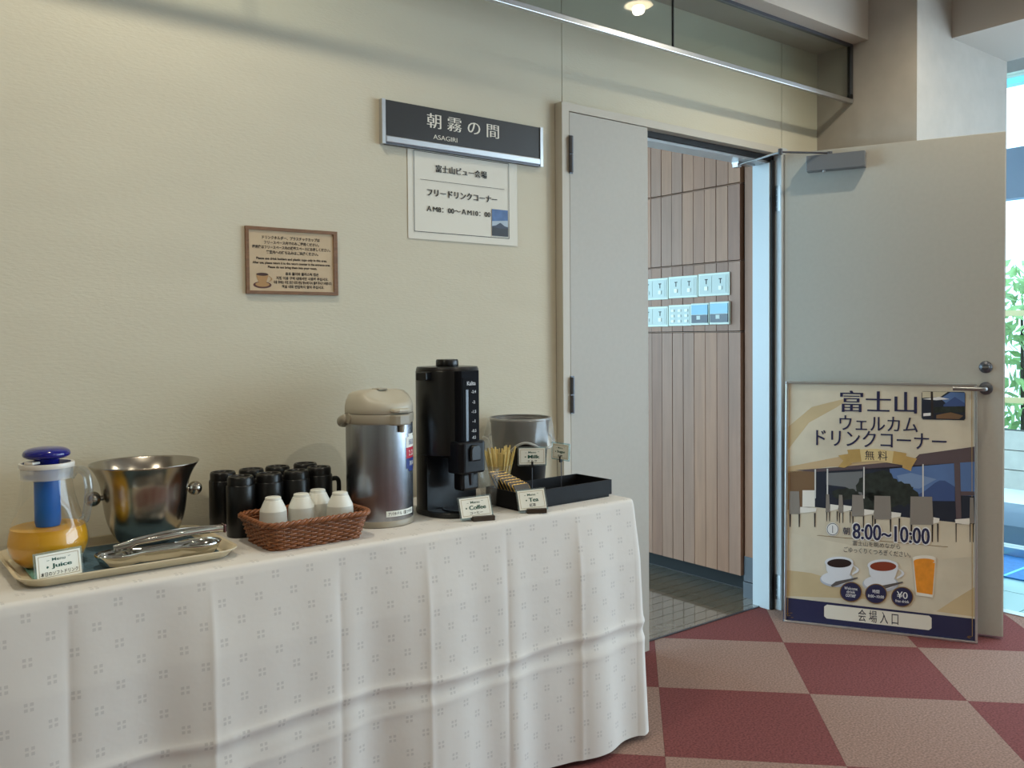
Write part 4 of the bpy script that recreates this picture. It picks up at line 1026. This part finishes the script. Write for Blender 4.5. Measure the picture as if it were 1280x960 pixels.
# black box with sachets
M_box = mat('black_box', (9, 10, 15), .6, var=(70, .15), spec=.3)
bxr = math.radians(1.5)
bo = empty('black_box', (1.672, -.348, TZ), bxr, label='long black open box on the right end of the table', cat='box')
HX, HY = .181, .077
for a in ((-HX, HX, -HY, -HY+.005), (-HX, HX, HY-.005, HY), (-HX, -HX+.005, -HY+.005, HY-.005), (HX-.005, HX, -HY+.005, HY-.005)):
    MB().box(a[0], a[1], a[2], a[3], .008, .052).build('side_wall', M_box, bo)
MB().box(-HX+.005, HX-.005, -HY+.005, HY-.005, .008, .012).build('box_floor', M_box, bo)
MB().box(-HX+.006, HX-.006, -HY+.006, HY-.006, 0, .008).build('plinth', M_box, bo)
M_sach = mat('dark_sachet', (44, 42, 44), .4); M_sgold = mat('gold_edge', (206, 172, 92), .35, .6)
for k in range(7):
    t = empty('tea_sachet', (0, 0, 0), label='dark tea sachet with gold edges leaning in the left end of the black box', cat='sachet', group='tea sachets in the black box')
    t.matrix_world = Matrix.Translation((1.540+.002*k, -.318-.0125*k, TZ+.0150)) @ Matrix.Rotation(bxr, 4, 'Z') @ Matrix.Rotation(math.radians(-38), 4, 'X')
    hh = .092 - .0055*k
    MB().box(-.028, .028, -.0030, .0030, 0.001, hh).build('packet', M_sach, t, bevel=.001)
    zg = MB()
    for q in range(9): zg.box(-.028+q*.0062, -.028+q*.0062+.005, -.0006, .0006, hh, hh+.002+.0012*(q % 2))
    zg.build('gold_crimp', M_sgold, t, kind='stuff')
    for sd in (-1, 1): MB().box(sd*.0288-.0012, sd*.0288+.0012, -.0008, .0008, .002, hh).build('gold_side', M_sgold, t)
# milk and sugar cards on stems standing in the box
card('menu_card', (1.635, -.310, TZ+.0125), facing(1.64, -.31)+.10, .05, .078, .048, 'Milk', 'ミルク', 'small menu card reading Milk on a stem in front of the bin', stem=.090, subw=.36, subh=.14, tw=.46)
card('menu_card', (1.755, -.300, TZ+.0125), facing(1.75, -.30)-.85, .05, .074, .046, 'Sugar', '砂糖', 'small menu card reading Sugar on a stem right of the bin', stem=.094, subw=.28, subh=.16, tw=.52)

# clear tumblers and stirrers
def tumbler(x, y, r0_, r1_, h, label):
    t = empty('clear_tumbler', (x, y, TZ), label=label, cat='tumbler')
    MB().lathe([(.0001, 0), (r0_, 0), (r0_+.0005, .003), (r1_, h), (r1_+.001, h+.001), (r1_+.001, h+.004), (r1_-.001, h+.004)], 32).build('tumbler_wall', M_plastic, t, smooth=True)
    return t
tumbler(1.478, -.306, .0215, .0285, .105, 'empty clear plastic tumbler between the coffee server and the black box')
tumbler(1.583, -.217, .026, .034, .095, 'clear plastic tumbler full of yellow stirrers behind the tea sachets')
M_stir = mat('yellow_stirrer', (230, 204, 130), .6, var=(40, .12))
sm = None
for k in range(30):
    a = 2*PI*k*.382; rr_ = .004+.018*math.sqrt((k+.5)/30); lean = .24*(rr_/.022)
    L_ = .145+random.uniform(-.008, .010)
    if sm is None:
        o = MB().box(-.0032, .0032, -.0008, .0008, 0, .148).build('stirrer', M_stir, bevel=.0006); sm = o
    else:
        o = sm.copy(); COL.objects.link(o)
    tag(o, 'thin yellow wooden stirrer standing in the clear tumbler', 'stirrer', 'stirrers in the tumbler')
    o.matrix_world = Matrix.Translation((1.583+rr_*.72*math.cos(a), -.217+rr_*.72*math.sin(a), TZ+.0035)) @ Matrix.Rotation(lean, 4, Vector((-math.sin(a), math.cos(a), 0))) @ Matrix.Rotation(random.uniform(0, PI), 4, 'Z') @ Matrix.Scale(L_/.148, 4, (0, 0, 1))

# ------------------------------------------------------------------ outside the window
M_ground = mat('pale_paving', (226, 232, 236), .8, var=(3, .04)); M_bmat = mat('blue_mat', (40, 120, 190), .6, var=(60, .15)); M_block = mat('pale_block', (214, 206, 190), .8, var=(8, .08))
MB().box(5.1, 16, -6, 14, -.12, -.02).build('ground_outside', M_ground, kind='structure', label='pale sunlit paving outside the window')
bm_ = empty('door_mat', (4.80, -.6, 0), label='blue ribbed mat on the floor by the window', cat='mat')
MB().box(-.25, .20, -.9, .55, .0005, .008).build('mat_body', M_bmat, bm_)
for k in range(7): MB().box(-.25, .20, -.82+k*.2, -.805+k*.2, .0082, .010).build('mat_stripe', mat('mat_stripe', (120, 220, 220), .6) if k == 0 else bpy.data.materials['mat_stripe'], bm_)
kb_ = empty('kerb_stone', (5.65, .2, -.02), label='rounded grey kerb just outside the window', cat='kerb')
MB().prism([(-.25, 0), (-.22, .10), (-.12, .16), (.08, .18), (.2, .12), (.22, 0)], 'y', -3, 2).build('kerb_body', mat('kerb_grey', (98, 116, 132), .5), kb_, smooth=True)
lw = empty('block_wall', (7.4, 0, -.02), label='low pale block wall in the garden outside', cat='garden wall')
for r_ in range(3):
    for k in range(14):
        y0 = -1.6+k*.40+(.2 if r_ % 2 else 0); MB().box(-.07+random.uniform(-.004, .004), .07, y0, y0+.39, r_*.155, r_*.155+.148).build('block', M_block, lw)
MB().box(-.05, .06, -1.6, 4.1, 0, .46).build('mortar_core', M_grout, lw)
M_yel = mat('yellow_timber', (226, 206, 150), .6)
fc = empty('timber_trellis', (8.1, .9, -.02), label='yellow timber trellis in front of the garden greenery', cat='trellis')
for k in range(6): MB().box(-.03, .03, -1.5+k*.62+.12, -1.44+k*.62+.12, 0, 1.75).build('post', M_yel, fc)
for z in (.62, 1.38): MB().box(.03, .06, -1.6, 2.0, z, z+.05).build('rail', M_yel, fc)
M_leafg = mat('garden_leaf', (150, 186, 120), .6, var=(6, .3)); hg = empty('garden_hedge', (9.3, 1.4, -.02), label='green garden hedge behind the timber trellis', cat='hedge')
lfm = MB(); rr2 = random.Random(5)
for k in range(2600):
    c = Vector((rr2.uniform(-.5, .5), rr2.uniform(-2.2, 2.2), rr2.uniform(.05, 1.95))); d = Vector((rr2.gauss(0, 1), rr2.gauss(0, 1), rr2.gauss(0, 1))).normalized(); e = d.orthogonal().normalized()
    d *= .09; e *= .04; lfm.quad(c-d, c+e, c+d, c-e)
lfm.build('foliage', M_leafg, hg, fix=False, kind='stuff')
for k in range(5): MB().tube([(0, -1.8+k*.9, 0), (.05, -1.75+k*.9, 1.5)], [.03, .012], 8).build('stem', M_wdk, hg, smooth=True)
M_teal = mat('teal_steel', (120, 200, 210), .4)
cp = empty('glass_canopy', (6.4, 0, 0), label='teal steel canopy posts and rafters outside the window', cat='canopy')
for k in range(5): MB().prism([(-1.1, 2.75), (1.4, 3.25), (1.4, 3.37), (-1.1, 2.87)], 'y', -2.2+k*1.1, -2.12+k*1.1).build('rafter', M_teal, cp)
for x in (-.6, .3): MB().box(x-.04, x+.04, -3, 3, 2.98 if x > 0 else 2.80, 3.1 if x > 0 else 2.9).build('purlin', M_teal, cp)
for yy in (-2.6, 2.6): MB().box(1.2, 1.3, yy-.05, yy+.05, -.02, 3.2).build('post', M_teal, cp)
